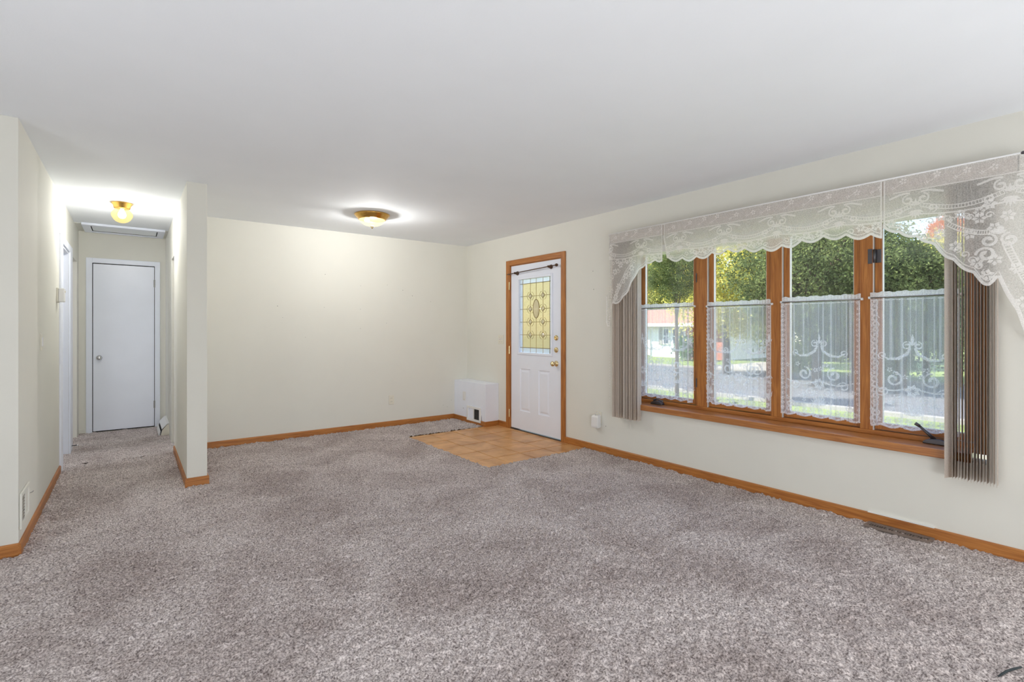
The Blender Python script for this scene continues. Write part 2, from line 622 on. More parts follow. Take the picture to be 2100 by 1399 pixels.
def smooth2(a, k=1):
    for _ in range(k):
        a = (np.roll(a, 1, 0) + 2 * a + np.roll(a, -1, 0)) / 4
        a = (np.roll(a, 1, 1) + 2 * a + np.roll(a, -1, 1)) / 4
    return a


def carpet_patch(x0, x1, y0, y1, step, hole=None):
    xs = np.linspace(x0, x1, int(round((x1 - x0) / step)) + 1)
    ys = np.linspace(y0, y1, int(round((y1 - y0) / step)) + 1)
    if hole:
        for arr, c in ((xs, hole[0]), (ys, hole[2]), (ys, hole[3])):
            arr[np.argmin(abs(arr - c))] = c
    nx, ny = len(xs), len(ys)
    h = rng.normal(0, 1, (nx, ny))
    f = smooth2(h, 1)
    c = smooth2(rng.normal(0, 1, (nx, ny)), 3)
    z = 0.0055 * f / f.std() * 0.62 + 0.0045 * c / c.std() * 0.5
    # long shallow undulations left by feet and the vacuum, and two buckles in the hallway
    w = smooth2(rng.normal(0, 1, (nx, ny)), 14)
    z += 0.0016 * w / w.std()
    X, Y = np.meshgrid(xs, ys, indexing='ij')
    for yc, wd, am, sl in ((7.05, 0.07, 0.018, 0.15), (6.55, 0.06, 0.010, -0.1), (5.9, 0.09, 0.007, 0.2)):
        z += am * np.exp(-((Y - yc - sl * (X + 0.1)) / wd) ** 2) * (X < XP + 0.02) * (X > XL - 0.2)
    z -= 0.004
    v = np.stack([X, Y, z], -1).reshape(-1, 3)
    I, J = np.meshgrid(np.arange(nx - 1), np.arange(ny - 1), indexing='ij')
    if hole:
        cx, cy = (xs[:-1] + xs[1:]) / 2, (ys[:-1] + ys[1:]) / 2
        CX, CY = np.meshgrid(cx, cy, indexing='ij')
        keep = ~((CX > hole[0]) & (CX < hole[1]) & (CY > hole[2]) & (CY < hole[3]))
        I, J = I[keep], J[keep]
    a = (I * ny + J).ravel()
    q = np.stack([a, a + ny, a + ny + 1, a + 1], -1)
    return v, q


def numpy_mesh(name, v, q):
    me = bpy.data.meshes.new(name)
    me.vertices.add(len(v))
    me.vertices.foreach_set('co', v.astype(np.float32).ravel())
    k = q.shape[1]
    me.loops.add(q.size)
    me.loops.foreach_set('vertex_index', q.astype(np.int32).ravel())
    me.polygons.add(len(q))
    me.polygons.foreach_set('loop_start', np.arange(0, q.size, k, dtype=np.int32))
    me.polygons.foreach_set('loop_total', np.full(len(q), k, dtype=np.int32))
    me.update(calc_edges=True)
    return me


parts = [carpet_patch(-0.72, XR, 0.24, YB, 0.0072, (TX0, XR + 1, TY0, TY1)),
         carpet_patch(XL - 1.2, XP + 0.3, YB, YE, 0.012)]
flat = [(-4.3, -0.72, -1.8, YB), (-0.72, XR, -1.8, 0.24), (-4.3, XL - 1.2, YB, 8.2), (XP + 0.3, XR, YB, 8.2)]
vs, qs, base = [], [], 0
for v, q in parts:
    vs.append(v)
    qs.append(q + base)
    base += len(v)
for x0, x1, y0, y1 in flat:
    vs.append(np.array([(x0, y0, -0.002), (x1, y0, -0.002), (x1, y1, -0.002), (x0, y1, -0.002)]))
    qs.append(np.array([[0, 1, 2, 3]]) + base)
    base += 4
me = numpy_mesh('floor', np.concatenate(vs), np.concatenate(qs))
me.materials.append(M['carpet'])
floor = bpy.data.objects.new('floor', me)
COL.objects.link(floor)
set_props(floor, 'mottled grey mauve frieze carpet covering the floor', 'floor', kind='structure')
struct('floor_slab', MB().box(-4.4, XR + 0.16, -1.95, 8.3, -0.12, -0.035), M['grout'], 'bare slab under the carpet', 'floor')

# ---- entry tiles
ft = thing('floor_entry', (3.2, 4.6, -0.012), 'tan ceramic tile landing in front of the front door', 'floor', kind='structure')
ob('grout_bed', MB().box(TX0 - 0.02, XR, TY0 - 0.02, TY1 + 0.02, -0.034, -0.014), M['grout'], ft)
tx = [TX0, 2.848, 3.156, 3.470, 3.785, XR]
ty = [TY0, 4.052, 4.365, 4.690, 5.012, 5.330, TY1]
for i in range(5):
    for j in range(6):
        x0, x1, y0, y1 = tx[i] + 0.004, tx[i + 1] - 0.004, ty[j] + 0.004, ty[j + 1] - 0.004
        if x0 > BOXX and y0 > BOXY:
            continue
        mb = MB().box(x0, x1, y0, y1, -0.016, -0.006 + random.uniform(-0.001, 0.001))
        ob('tile', mb, M['tile'], ft, bevel=0.003)

# ---- baseboards
BH = 0.062


def board(name, x0, x1, y0, y1, label, face, parent=None):
    """oak baseboard; face: the direction it looks, its top edge on that side is eased"""
    t = 0.013
    if face in ('-x', '+x'):
        prof = [(x0, -0.01), (x1, -0.01), (x1, BH - (0.008 if face == '+x' else 0)), (x1 - (0.005 if face == '+x' else 0), BH), (x0 + (0.005 if face == '-x' else 0), BH), (x0, BH - (0.008 if face == '-x' else 0))]
        mb = MB().prism(prof, 'y', y0, y1)
        m = M['wood_y']
    else:
        prof = [(y0, -0.01), (y1, -0.01), (y1, BH - (0.008 if face == '+y' else 0)), (y1 - (0.005 if face == '+y' else 0), BH), (y0 + (0.005 if face == '-y' else 0), BH), (y0, BH - (0.008 if face == '-y' else 0))]
        mb = MB()
        n = len(prof)
        mb.prism([(a, b) for a, b in prof], 'x', x0, x1)
        m = M['wood_x']
    if parent is not None:
        return ob(name, mb, m, parent)
    return struct(name, mb, m, label, 'baseboard')


T = 0.013
board('baseboard_right', XR - T, XR, -1.8, 4.110, 'oak baseboard running under the picture window', '-x')
board('baseboard_right_corner', XR - T, XR, 5.215, BOXY, 'short oak baseboard between the front door and the white duct box', '-x')
board('baseboard_back', XP + 0.14, BOXX - T, YB - T, YB, 'long oak baseboard along the plain end wall', '-y')
board('baseboard_partition', XP - T, XP, PY - T, 6.20, 'oak baseboard on the hallway side of the partition', '-x')
board('baseboard_partition_end', XP, XP + 0.14 + T, PY - T, PY, 'short oak baseboard capping the partition end', '-y')
board('baseboard_partition_room', XP + 0.14, XP + 0.14 + T, PY, YB - T, 'oak baseboard hidden on the room side of the partition', '+x')
board('baseboard_left', XL, XL + T, YS - T, 5.905, 'oak baseboard along the left hallway wall', '+x')
board('baseboard_stub', -4.3, XL, YS - T, YS, 'oak baseboard at the left edge of the photo', '-y')
struct('baseboard_hall_end', MB().box(XL, -0.437, YE - 0.012, YE, 0, 0.05), M['wall'], 'cream painted baseboard scrap left of the hallway door', 'baseboard', bevel=0.003)

# ---- doorway casings in the hallway
cas = thing('trim_doorway', (XL, 6.4, 0), 'white painted casing round the first doorway on the left of the hallway', 'trim', kind='structure')
ob('casing', MB().box(XL, XL + 0.014, 5.905, 6.07, -0.01, 2.10), M['white'], cas, bevel=0.003)
ob('casing', MB().box(XL, XL + 0.014, 6.75, 6.985, -0.01, 2.10), M['white'], cas, bevel=0.003)
ob('casing', MB().box(XL, XL + 0.014, 6.07, 6.75, 2.03, 2.10), M['white'], cas, bevel=0.003)
ob('jamb', MB().box(XL - 0.115, XL, 6.725, 6.745, -0.01, 2.03), M['white'], cas)
ob('jamb', MB().box(XL - 0.115, XL, 6.075, 6.095, -0.01, 2.03), M['white'], cas)
ob('head_jamb', MB().box(XL - 0.115, XL, 6.095, 6.725, 2.012, 2.03), M['white'], cas)
ob('door_stop', MB().box(XL - 0.075, XL - 0.04, 6.712, 6.725, -0.01, 2.012), M['white'], cas)

# ---- flush door at the end of the hallway
d1 = thing('door_1', (-0.07, YE, 0), 'white flush door closing the end of the hallway', 'door', kind='structure')
for x0, x1, z0, z1 in ((-0.437, -0.378, -0.01, 2.118), (0.240, 0.296, -0.01, 2.118), (-0.378, 0.240, 2.058, 2.118)):
    ob('casing', MB().box(x0, x1, YE - 0.016, YE, z0, z1), M['white'], d1, bevel=0.003)
ob('shadow_gap', MB().box(-0.378, 0.240, YE - 0.003, YE - 0.001, 0, 2.058), M['dark'], d1)
ob('door_slab', MB().box(-0.371, 0.234, YE - 0.012, YE - 0.003, 0.012, 2.048), M['white_door'], d1, bevel=0.002)
kn = ob('door_knob', MB().lathe([(0.0, 0), (0.030, 0), (0.030, -0.006), (0.012, -0.010), (0.011, -0.030), (0.022, -0.038), (0.027, -0.050), (0.024, -0.060), (0.012, -0.066), (0, -0.067)], (-0.313, YE - 0.012, 0.905), 'y'), M['chrome'], d1, smooth=True)
for z in (1.837, 0.288):
    ob('hinge', MB().box(0.228, 0.244, YE - 0.020, YE - 0.010, z - 0.045, z + 0.045).lathe([(0.006, -0.05), (0.006, 0.05)], (0.237, YE - 0.021, z), 'z', 10), M['steel'], d1)

# ---- attic hatch
ah = thing('attic_hatch', (-0.05, 7.63, H), 'white framed attic hatch in the hallway ceiling', 'hatch')
hz0, hz1 = H - 0.024, H - 0.006
for x0, x1, y0, y1 in ((-0.445, 0.325, 7.335, 7.405), (-0.445, 0.325, 7.835, 7.905), (-0.445, -0.372, 7.405, 7.835), (0.255, 0.325, 7.405, 7.835)):
    ob('frame_board', MB().box(x0, x1, y0, y1, hz0, hz1 + 0.006), M['white'], ah, bevel=0.003)
ob('dark_gap', MB().box(-0.372, 0.255, 7.405, 7.835, H - 0.013, H - 0.006), M['dark'], ah)
ob('hatch_panel', MB().box(-0.362, 0.245, 7.410, 7.790, H - 0.015, H - 0.013), M['ceiling'], ah)

# ================================================================== ENTRY DOOR
d2 = thing('door_2', (XR, 4.65, 0), 'white front door with a leaded amber glass light and oak casing', 'door', kind='structure')
for y0, y1, z0, z1, m in ((4.110, 4.177, -0.012, 2.122, 'wood_z'), (5.134, 5.212, -0.012, 2.122, 'wood_z'), (4.177, 5.134, 2.058, 2.122, 'wood_y')):
    ob('casing', MB().box(XR - 0.018, XR, y0, y1, z0, z1), M[m], d2, bevel=0.004)
ob('jamb', MB().box(XR, XR + 0.12, DOOR_Y0, DOOR_Y0 + 0.012, -0.02, DOOR_Z), M['wood_z'], d2)
ob('jamb', MB().box(XR, XR + 0.12, DOOR_Y1 - 0.012, DOOR_Y1, -0.02, DOOR_Z), M['wood_z'], d2)
ob('head_jamb', MB().box(XR, XR + 0.12, DOOR_Y0, DOOR_Y1, DOOR_Z - 0.012, DOOR_Z), M['wood_y'], d2)
ob('threshold', MB().box(XR - 0.005, XR + 0.14, DOOR_Y0, DOOR_Y1, -0.03, 0.004), M['pewter'], d2)
DX = XR + 0.004                      # room face of the slab
SY0, SY1, SZ0, SZ1 = 4.186, 5.126, 0.012, 2.048
LY0, LY1, LZ0, LZ1 = 4.362, 4.962, 0.968, 1.866       # clear light
GP = [(4.388, 4.590, 0.24, 0.765), (4.745, 4.945, 0.24, 0.765)]     # embossed panels
door_slab = ob('door_slab', slab('x', DX, DX + 0.045, SY0, SY1, SZ0, SZ1, [(LY0, LY1, LZ0, LZ1)] + GP), M['white_door'], d2)
for y0, y1, z0, z1 in GP:
    # a moulded panel: groove, then a raised field with sloping sides
    mb = MB()
    def ring(ya, yb, za, zb, x):
        return [(x, ya, za), (x, yb, za), (x, yb, zb), (x, ya, zb)]
    rings = [ring(y0, y1, z0, z1, DX), ring(y0 + 0.008, y1 - 0.008, z0 + 0.008, z1 - 0.008, DX + 0.010), ring(y0 + 0.020, y1 - 0.020, z0 + 0.020, z1 - 0.020, DX + 0.011),
             ring(y0 + 0.040, y1 - 0.040, z0 + 0.040, z1 - 0.040, DX + 0.002)]
    vv = [p for r in rings for p in r]
    ff = [(4 * k + i, 4 * k + (i + 1) % 4, 4 * k + 4 + (i + 1) % 4, 4 * k + 4 + i) for k in range(3) for i in range(4)] + [(12, 13, 14, 15)]
    mb.add(vv, ff)
    # back of the recess so that the door stays solid
    mb.box(DX + 0.030, DX + 0.045, y0, y1, z0, z1)
    ob('embossed_panel', mb, M['white_door'], door_slab)
for y0, y1, z0, z1 in ((LY0 - 0.03, LY0, LZ0 - 0.03, LZ1 + 0.03), (LY1, LY1 + 0.03, LZ0 - 0.03, LZ1 + 0.03), (LY0, LY1, LZ0 - 0.03, LZ0), (LY0, LY1, LZ1, LZ1 + 0.03)):
    ob('light_frame', MB().box(DX - 0.010, DX + 0.002, y0, y1, z0, z1), M['white_door'], d2, bevel=0.004)

# the leaded light: panes between cames; u runs from the left (far) side to the right
leaded = thing('leaded_light', (DX + 0.02, 4.66, 1.42), None, None)
leaded.parent = d2
leaded.matrix_parent_inverse = Matrix.Translation(-d2.location)
GX = DX + 0.018


def gy(u):
    return LY1 + (LY0 - LY1) * u


def gz(w):
    return LZ1 + (LZ0 - LZ1) * w


def leadpart(name, mb, m, **k):
    o = ob(name, mb, m, None, **k)
    o.parent = leaded
    o.matrix_parent_inverse = Matrix.Translation(-leaded.location)
    return o


U = [0, 0.09, 0.335, 0.52, 0.725, 0.93, 1]
W = [0, 0.062, 0.235, 0.41, 0.585, 0.76, 0.935, 1]
for i in range(6):
    for j in range(7):
        edge = i in (0, 5) or j in (0, 6)
        mb = MB().box(GX, GX + 0.004, gy(U[i + 1]) + 0.002, gy(U[i]) - 0.002, gz(W[j + 1]) + 0.002, gz(W[j]) - 0.002)
        leadpart('pane', mb, M['frost'] if edge else M['amber'])


def came(pts, r=0.0032):
    return MB().tube([(GX - 0.001, gy(a), gz(b)) for a, b in pts], r, 6)


mb = MB()
for u in (0.09, 0.93):
    mb.tube([(GX - 0.001, gy(u), LZ0), (GX - 0.001, gy(u), LZ1)], 0.0035, 6)
for w in (0.062, 0.935):
    mb.tube([(GX - 0.001, LY0, gz(w)), (GX - 0.001, LY1, gz(w))], 0.0035, 6)
for u in (0.335, 0.725):
    mb.tube([(GX - 0.001, gy(u), LZ0), (GX - 0.001, gy(u), LZ1)], 0.0026, 6)
mb.tube([(GX - 0.001, gy(0.52), gz(0.0)), (GX - 0.001, gy(0.52), gz(0.29))], 0.0026, 6)
mb.tube([(GX - 0.001, gy(0.52), gz(0.525)), (GX - 0.001, gy(0.52), gz(1.0))], 0.0026, 6)
for w in W[2:6]:
    for ua, ub in ((0.0, 0.27), (0.40, 0.66), (0.79, 1.0)):
        if abs(w - 0.41) < 0.01 and ua == 0.40:
            continue
        mb.tube([(GX - 0.001, gy(ua), gz(w)), (GX - 0.001, gy(ub), gz(w))], 0.0026, 6)
# bowed cames round the diamonds
for uc in (0.335, 0.725):
    for w in W[2:6]:
        for sx in (-1, 1):
            for sz in (-1, 1):
                pts = []
                for k in range(6):
                    t = k / 5
                    pts.append((uc + sx * (0.035 + 0.075 * t), w + sz * (0.052 - 0.048 * t + 0.018 * math.sin(PI * t))))
                mb.tube([(GX - 0.001, gy(a), gz(b)) for a, b in pts], 0.0018, 5)
leadpart('came', mb, M['came'])
for uc in (0.335, 0.725):
    for w in W[2:6]:
        cy_, cz_ = gy(uc), gz(w)
        a, b = 0.036, 0.034
        mb = MB()
        o4 = [(GX - 0.003, cy_ - a, cz_), (GX - 0.003, cy_, cz_ + b), (GX - 0.003, cy_ + a, cz_), (GX - 0.003, cy_, cz_ - b)]
        i4 = [(GX - 0.009, cy_ + (p[1] - cy_) * 0.5, cz_ + (p[2] - cz_) * 0.5) for p in o4]
        mb.add(o4 + i4, [(0, 1, 5, 4), (1, 2, 6, 5), (2, 3, 7, 6), (3, 0, 4, 7), (4, 5, 6, 7), (3, 2, 1, 0)])
        leadpart('diamond_bevel', mb, M['jewel'])
        leadpart('diamond_came', MB().tube(o4 + [o4[0]], 0.003, 6), M['came'])
cy_, cz_ = gy(0.52), gz(0.41)
N = 28
ov = [(cy_ + 0.058 * math.cos(2 * PI * k / N), cz_ + 0.112 * math.sin(2 * PI * k / N)) for k in range(N)]
mb = MB()
mb.add([(GX - 0.003, a, b) for a, b in ov] + [(GX - 0.010, cy_ + (a - cy_) * 0.68, cz_ + (b - cz_) * 0.68) for a, b in ov],
       [(k, (k + 1) % N, N + (k + 1) % N, N + k) for k in range(N)] + [tuple(range(N, 2 * N)), tuple(reversed(range(N)))])
leadpart('oval_bevel', mb, M['jewel'])
leadpart('oval_came', MB().tube([(GX - 0.004, a, b) for a, b in ov + ov[:1]], 0.0036, 6), M['came'])

# door hardware (the profile runs out from the slab into the room)
for z, tq in ((1.155, 1), (1.017, 0)):
    lk = ob('deadbolt', MB().lathe([(0, -0.002), (0.031, -0.002), (0.031, 0.006), (0.026, 0.014), (0.016, 0.018), (0, 0.018)], (DX, 4.272, z), '-x', 24), M['satin_brass'], d2, smooth=True)
    ob('thumb_turn' if tq else 'lock_cylinder', MB().box(DX - 0.034, DX - 0.014, 4.267, 4.277, z - 0.017, z + 0.017) if tq else MB().lathe([(0, 0.012), (0.012, 0.012), (0.012, 0.024), (0, 0.024)], (DX, 4.272, z), '-x', 16), M['satin_brass'], lk, bevel=0.002)
kb = ob('door_knob', MB().lathe([(0, -0.002), (0.033, -0.002), (0.033, 0.006), (0.020, 0.012), (0.012, 0.018), (0.012, 0.034), (0.022, 0.042), (0.029, 0.054), (0.029, 0.064), (0.020, 0.074), (0, 0.077)], (DX, 4.272, 0.861), '-x', 28), M['satin_brass'], d2, smooth=True)
for z in (1.80, 0.99, 0.19):
    ob('hinge', MB().lathe([(0, -0.05), (0.007, -0.05), (0.007, 0.05), (0, 0.05)], (XR - 0.020, 5.136, z), 'z', 10).box(XR - 0.020, XR - 0.016, 5.136, 5.150, z - 0.045, z + 0.045), M['satin_brass'], d2)
ob('peep_mark', MB().lathe([(0, 0), (0.008, 0), (0.006, 0.003), (0, 0.003)], (DX, 4.30, 0.53), '-x', 12), M['white_door'], d2)

# curtain rod on the door
cr = thing('curtain_rod', (DX, 4.70, 1.96), 'thin bronze curtain rod fixed across the top of the front door', 'curtain rod')
ob('rod', MB().tube([(DX - 0.045, 5.15, 1.945), (DX - 0.045, 4.225, 1.975)], 0.006, 10), M['bronze'], cr, smooth=True)
for y, z in ((4.99, 1.95), (4.36, 1.971)):
    ob('bracket', MB().lathe([(0, 0.0), (0.026, 0.0), (0.024, 0.010), (0.014, 0.030), (0.012, 0.055), (0, 0.058)], (DX, y, z), '-x', 18), M['bronze'], cr, smooth=True)
ob('finial', MB().lathe([(0, -0.02), (0.008, -0.02), (0.016, -0.010), (0.018, 0.0), (0.014, 0.014), (0.0, 0.022)], (DX - 0.045, 4.222, 1.975), 'y', 16), M['bronze'], cr, smooth=True)

# ================================================================== PICTURE WINDOW
w1 = thing('window_1', (XR, 2.0, WIN_Z0), 'oak picture window of four casements with deep sill', 'window', kind='structure')
FX = 4.00                       # room face of the frame and mullions
MUL = [(2.484, 2.588), (1.852, 1.938), (1.254, 1.330)]
# sill board and its apron
ob('sill', MB().box(XR - 0.035, FX + 0.02, 0.72, 3.258, 0.492, 0.545), M['wood_sill'], w1, bevel=0.006)
# jamb returns
ob('head_return', MB().box(XR + 0.002, FX, WIN_Y0, WIN_Y1, 1.957, WIN_Z1), M['bead'], w1)
ob('jamb_return', MB().box(XR, FX, WIN_Y1 - 0.02, WIN_Y1, 0.545, 1.957), M['bead'], w1)
ob('jamb_return', MB().box(XR, FX, WIN_Y0, WIN_Y0 + 0.05, 0.545, 1.957), M['wood_z'], w1)
ob('frame_rail', MB().box(FX, FX + 0.11, WIN_Y0, WIN_Y1, 0.545, 0.575), M['wood_y'], w1, bevel=0.003)
ob('frame_rail', MB().box(FX, FX + 0.11, WIN_Y0, WIN_Y1, 1.998, 2.02), M['wood_y'], w1, bevel=0.003)
for a, b in MUL + [(WIN_Y0 + 0.05, 0.735), (3.215, WIN_Y1 - 0.0)]:
    ob('mullion', MB().box(FX, FX + 0.11, a, b, 0.575, 1.998), M['wood_z'], w1, bevel=0.003)
bays = [(2.588, 3.215), (1.938, 2.484), (1.330, 1.852), (0.735, 1.254)]
for k, (a, b) in enumerate(bays):
    SX = FX + 0.026
    sash = thing('sash', (SX, (a + b) / 2, 0.575), None, None)
    sash.parent = w1
    sash.matrix_parent_inverse = Matrix.Translation(-w1.location)
    loc0 = sash.location
    def sp(name, mb, m, bevel=0.0):
        o = ob(name, mb, m, None, bevel=bevel)
        o.parent = sash
        o.matrix_parent_inverse = Matrix.Translation(-loc0)
    # weather strip on the far side reveal, in two white lines and a dark gap
    sp('weather_strip', MB().box(FX + 0.004, FX + 0.012, b - 0.003, b, 0.575, 1.998), M['bead'])
    sp('weather_strip', MB().box(FX + 0.018, FX + 0.025, b - 0.003, b, 0.575, 1.998), M['bead'])
    sp('gasket', MB().box(FX + 0.012, FX + 0.018, b - 0.0025, b, 0.575, 1.998), M['gasket'])
    g0, g1 = a + 0.045, b - 0.045
    for y0, y1 in ((a + 0.003, g0), (g1, b - 0.004)):
        sp('stile', MB().box(SX, SX + 0.045, y0, y1, 0.580, 1.997), M['wood_z'], 0.003)
    sp('rail', MB().box(SX, SX + 0.045, g0, g1, 0.580, 0.622), M['wood_y'], 0.003)
    sp('rail', MB().box(SX, SX + 0.045, g0, g1, 1.990, 1.997), M['wood_y'], 0.003)
    for y0, y1, z0, z1 in ((g0 - 0.004, g0 + 0.004, 0.622, 1.990), (g1 - 0.005, g1 + 0.001, 0.622, 1.990), (g0, g1, 0.618, 0.628), (g0, g1, 1.984, 1.990)):
        sp('glazing_bead', MB().box(SX + 0.006, SX + 0.026, y0, y1, z0, z1), M['bead'])
    sp('pane', MB().box(SX + 0.024, SX + 0.028, g0, g1, 0.625, 1.988), M['glass'])

# crank handles and the hinge plate
for (y, fold, nm) in ((2.985, True, 'folded dark crank handle on the sill at the left casement'), (0.915, False, 'dark crank handle raised on the sill beside the right blind stack')):
    c = thing('window_crank', (FX - 0.05, y, 0.575), nm, 'crank handle')
    ob('crank_base', MB().prism([(y - 0.075, 0.545), (y + 0.06, 0.545), (y + 0.055, 0.560), (y + 0.02, 0.578), (y - 0.03, 0.578), (y - 0.07, 0.562)], 'x', FX - 0.055, FX - 0.012), M['pewter'], c, bevel=0.005)
    if fold:
        ob('crank_arm', MB().tube([(FX - 0.035, y + 0.03, 0.580), (FX - 0.045, y - 0.01, 0.597), (FX - 0.05, y - 0.065, 0.585)], [0.010, 0.008, 0.006], 10), M['pewter'], c, smooth=True)
        ob('crank_knob', MB().lathe([(0, -0.012), (0.008, -0.010), (0.010, 0), (0.008, 0.010), (0, 0.012)], (FX - 0.05, y - 0.07, 0.583), 'y', 12), M['pewter'], c, smooth=True)
    else:
        ob('crank_arm', MB().tube([(FX - 0.035, y, 0.572), (FX - 0.045, y + 0.03, 0.605), (FX - 0.055, y + 0.075, 0.652)], [0.011, 0.009, 0.007], 10), M['pewter'], c, smooth=True)
        ob('crank_knob', MB().tube([(FX - 0.055, y + 0.07, 0.649), (FX - 0.062, y + 0.092, 0.664)], 0.010, 12), M['pewter'], c, smooth=True)
hp = thing('window_hardware', (FX, 1.254, 1.748), 'dark metal hinge plate high on the right mullion', 'latch')
ob('plate', MB().box(FX - 0.004, FX, 1.256, 1.282, 1.70, 1.80), M['pewter'], hp, bevel=0.002)
ob('plate', MB().box(FX + 0.020, FX + 0.026, 1.212, 1.242, 1.705, 1.795), M['pewter'], hp, bevel=0.002)
ob('barrel', MB().lathe([(0, -0.045), (0.010, -0.045), (0.010, 0.045), (0, 0.045)], (FX + 0.008, 1.247, 1.75), 'z', 12), M['pewter'], hp, smooth=True)
lt = thing('window_hardware', (FX + 0.02, 2.60, 0.80), 'small dark keeper low on the first mullion', 'latch')
ob('keeper', MB().box(FX - 0.006, FX, 2.580, 2.590, 0.74, 0.82), M['pewter'], lt, bevel=0.002)
lt2 = copy_tree(lt, label='small dark keeper high on the first mullion')
lt2.location = (FX + 0.02, 2.60, 1.73)


# ------------------------------------------------------------------ lace
class Lace:
    def __init__(self):
        self.q = []

    def ribbon(self, pts, w):
        pts = [np.array(p, float) for p in pts]
        L, R = [], []
        for i, p in enumerate(pts):
            d = pts[min(i + 1, len(pts) - 1)] - pts[max(i - 1, 0)]
            d = d / (np.linalg.norm(d) + 1e-9)
            n = np.array([-d[1], d[0]])
            ww = w[i] if isinstance(w, (list, tuple, np.ndarray)) else w
            L.append(p + n * ww / 2)
            R.append(p - n * ww / 2)
        for i in range(len(pts) - 1):
            self.q.append((L[i], L[i + 1], R[i + 1], R[i]))

    def spiral(self, c, r, a0, turns, sgn, w, n=18):
        pts = []
        for k in range(n + 1):
            t = k / n
            a = a0 + sgn * 2 * PI * turns * t
            rr = r * (1 - 0.78 * t)
            pts.append((c[0] + rr * math.cos(a), c[1] + rr * math.sin(a)))
        self.ribbon(pts, [w * (0.7 + 0.6 * (k / n)) for k in range(n + 1)])

    def petal(self, c, a, l, w):
        d = np.array([math.cos(a), math.sin(a)])
        n = np.array([-d[1], d[0]])
        c = np.array(c, float)
        self.q.append((c, c + d * l * 0.5 + n * w / 2, c + d * l, c + d * l * 0.5 - n * w / 2))

    def flower(self, c, r, n=6, rot=0.0):
        for k in range(n):
            a = rot + 2 * PI * k / n
            self.petal((c[0] + 0.18 * r * math.cos(a), c[1] + 0.18 * r * math.sin(a)), a, r * 0.85, r * 0.62)

    def ladder(self, pts, w, rail):
        pts = np.array(pts, float)
        d = np.gradient(pts, axis=0)
        d /= np.linalg.norm(d, axis=1)[:, None] + 1e-9
        n = np.stack([-d[:, 1], d[:, 0]], 1)
        self.ribbon(pts + n * w / 2, rail)
        self.ribbon(pts - n * w / 2, rail)
        for i in range(0, len(pts)):
            self.ribbon([pts[i] + n[i] * w / 2, pts[i] - n[i] * w / 2], rail * 0.7)

    def fan(self, c, r, a0, a1, n, w):
        for k in range(n):
            a = a0 + (a1 - a0) * k / (n - 1)
            self.petal(c, a, r * (1 - 0.25 * abs(2 * k / (n - 1) - 1)), w)

    def build(self, name, xf, m, parent, keep=None, off=0.0025):
        v, f = [], []
        for q in self.q:
            c = sum(q) / 4
            if keep is not None and not keep(c[0], c[1]):
                continue
            b = len(v)
            for p in q:
                v.append((xf(p[0], p[1]) - off, p[0], p[1]))
            f.append((b, b + 1, b + 2, b + 3))
        return mesh_obj(name, v, f, m, parent, fix=False, kind='stuff')


def interp(poly, s):
    return float(np.interp(s, [p[0] for p in poly], [p[1] for p in poly]))


def net_sheet(name, s0, s1, top, bot, xf, m, parent, ds=0.011, nz=12):
    ns = max(3, int((s1 - s0) / ds))
    v, f = [], []
    for i in range(ns + 1):
        s = s0 + (s1 - s0) * i / ns
        zt, zb = (top(s) if callable(top) else top), bot(s)
        for j in range(nz + 1):
            z = zt + (zb - zt) * j / nz
            v.append((xf(s, z), s, z))
    for i in range(ns):
        for j in range(nz):
            a = i * (nz + 1) + j
            f.append((a, a + 1, a + nz + 2, a + nz + 1))
    return mesh_obj(name, v, f, m, parent, smooth=True, fix=False)


# ---- vertical blind with its board headrail
HX0 = 3.70
vb = thing('vertical_blind', (3.78, 2.0, 2.075), 'beige vertical blind with its vanes stacked at both ends of the window', 'blind')
hr = ob('headrail', MB().box(HX0, HX0 + 0.008, 0.508, 3.335, 2.078, 2.165).box(HX0, XR, 0.508, 0.516, 2.078, 2.165).box(HX0, XR, 3.327, 3.335, 2.078, 2.165).box(HX0 + 0.008, XR, 0.516, 3.327, 2.157, 2.165), M['pink_board'], vb, bevel=0.002)
ob('track', MB().box(3.765, 3.800, 0.53, 3.31, 2.120, 2.157), M['plastic'], hr)


def vane_mesh(w=0.082, h=1.69):
    """one curved fabric vane, hanging from z = 0"""
    mb = MB()
    n = 6
    for j in range(2):
        z = -h * j
        for i in range(n + 1):
            t = i / n - 0.5
            mb.v.append((t * w, 0.003 * (1 - (2 * t) ** 2), z))
    for i in range(n + 1):
        mb.v.append((mb.v[i][0], mb.v[i][1] - 0.0012, 0.0))
    for i in range(n + 1):
        mb.v.append((mb.v[i][0], mb.v[i][1] - 0.0012, -h))
    k = n + 1
    for i in range(n):
        mb.f.append((i, i + 1, k + i + 1, k + i))
        mb.f.append((2 * k + i, 3 * k + i, 3 * k + i + 1, 2 * k + i + 1))
        mb.f.append((k + i, k + i + 1, 3 * k + i + 1, 3 * k + i))
    mb.f.append((0, k, 3 * k, 2 * k))
    mb.f.append((n, 2 * k + n, 3 * k + n, k + n))
    return mb


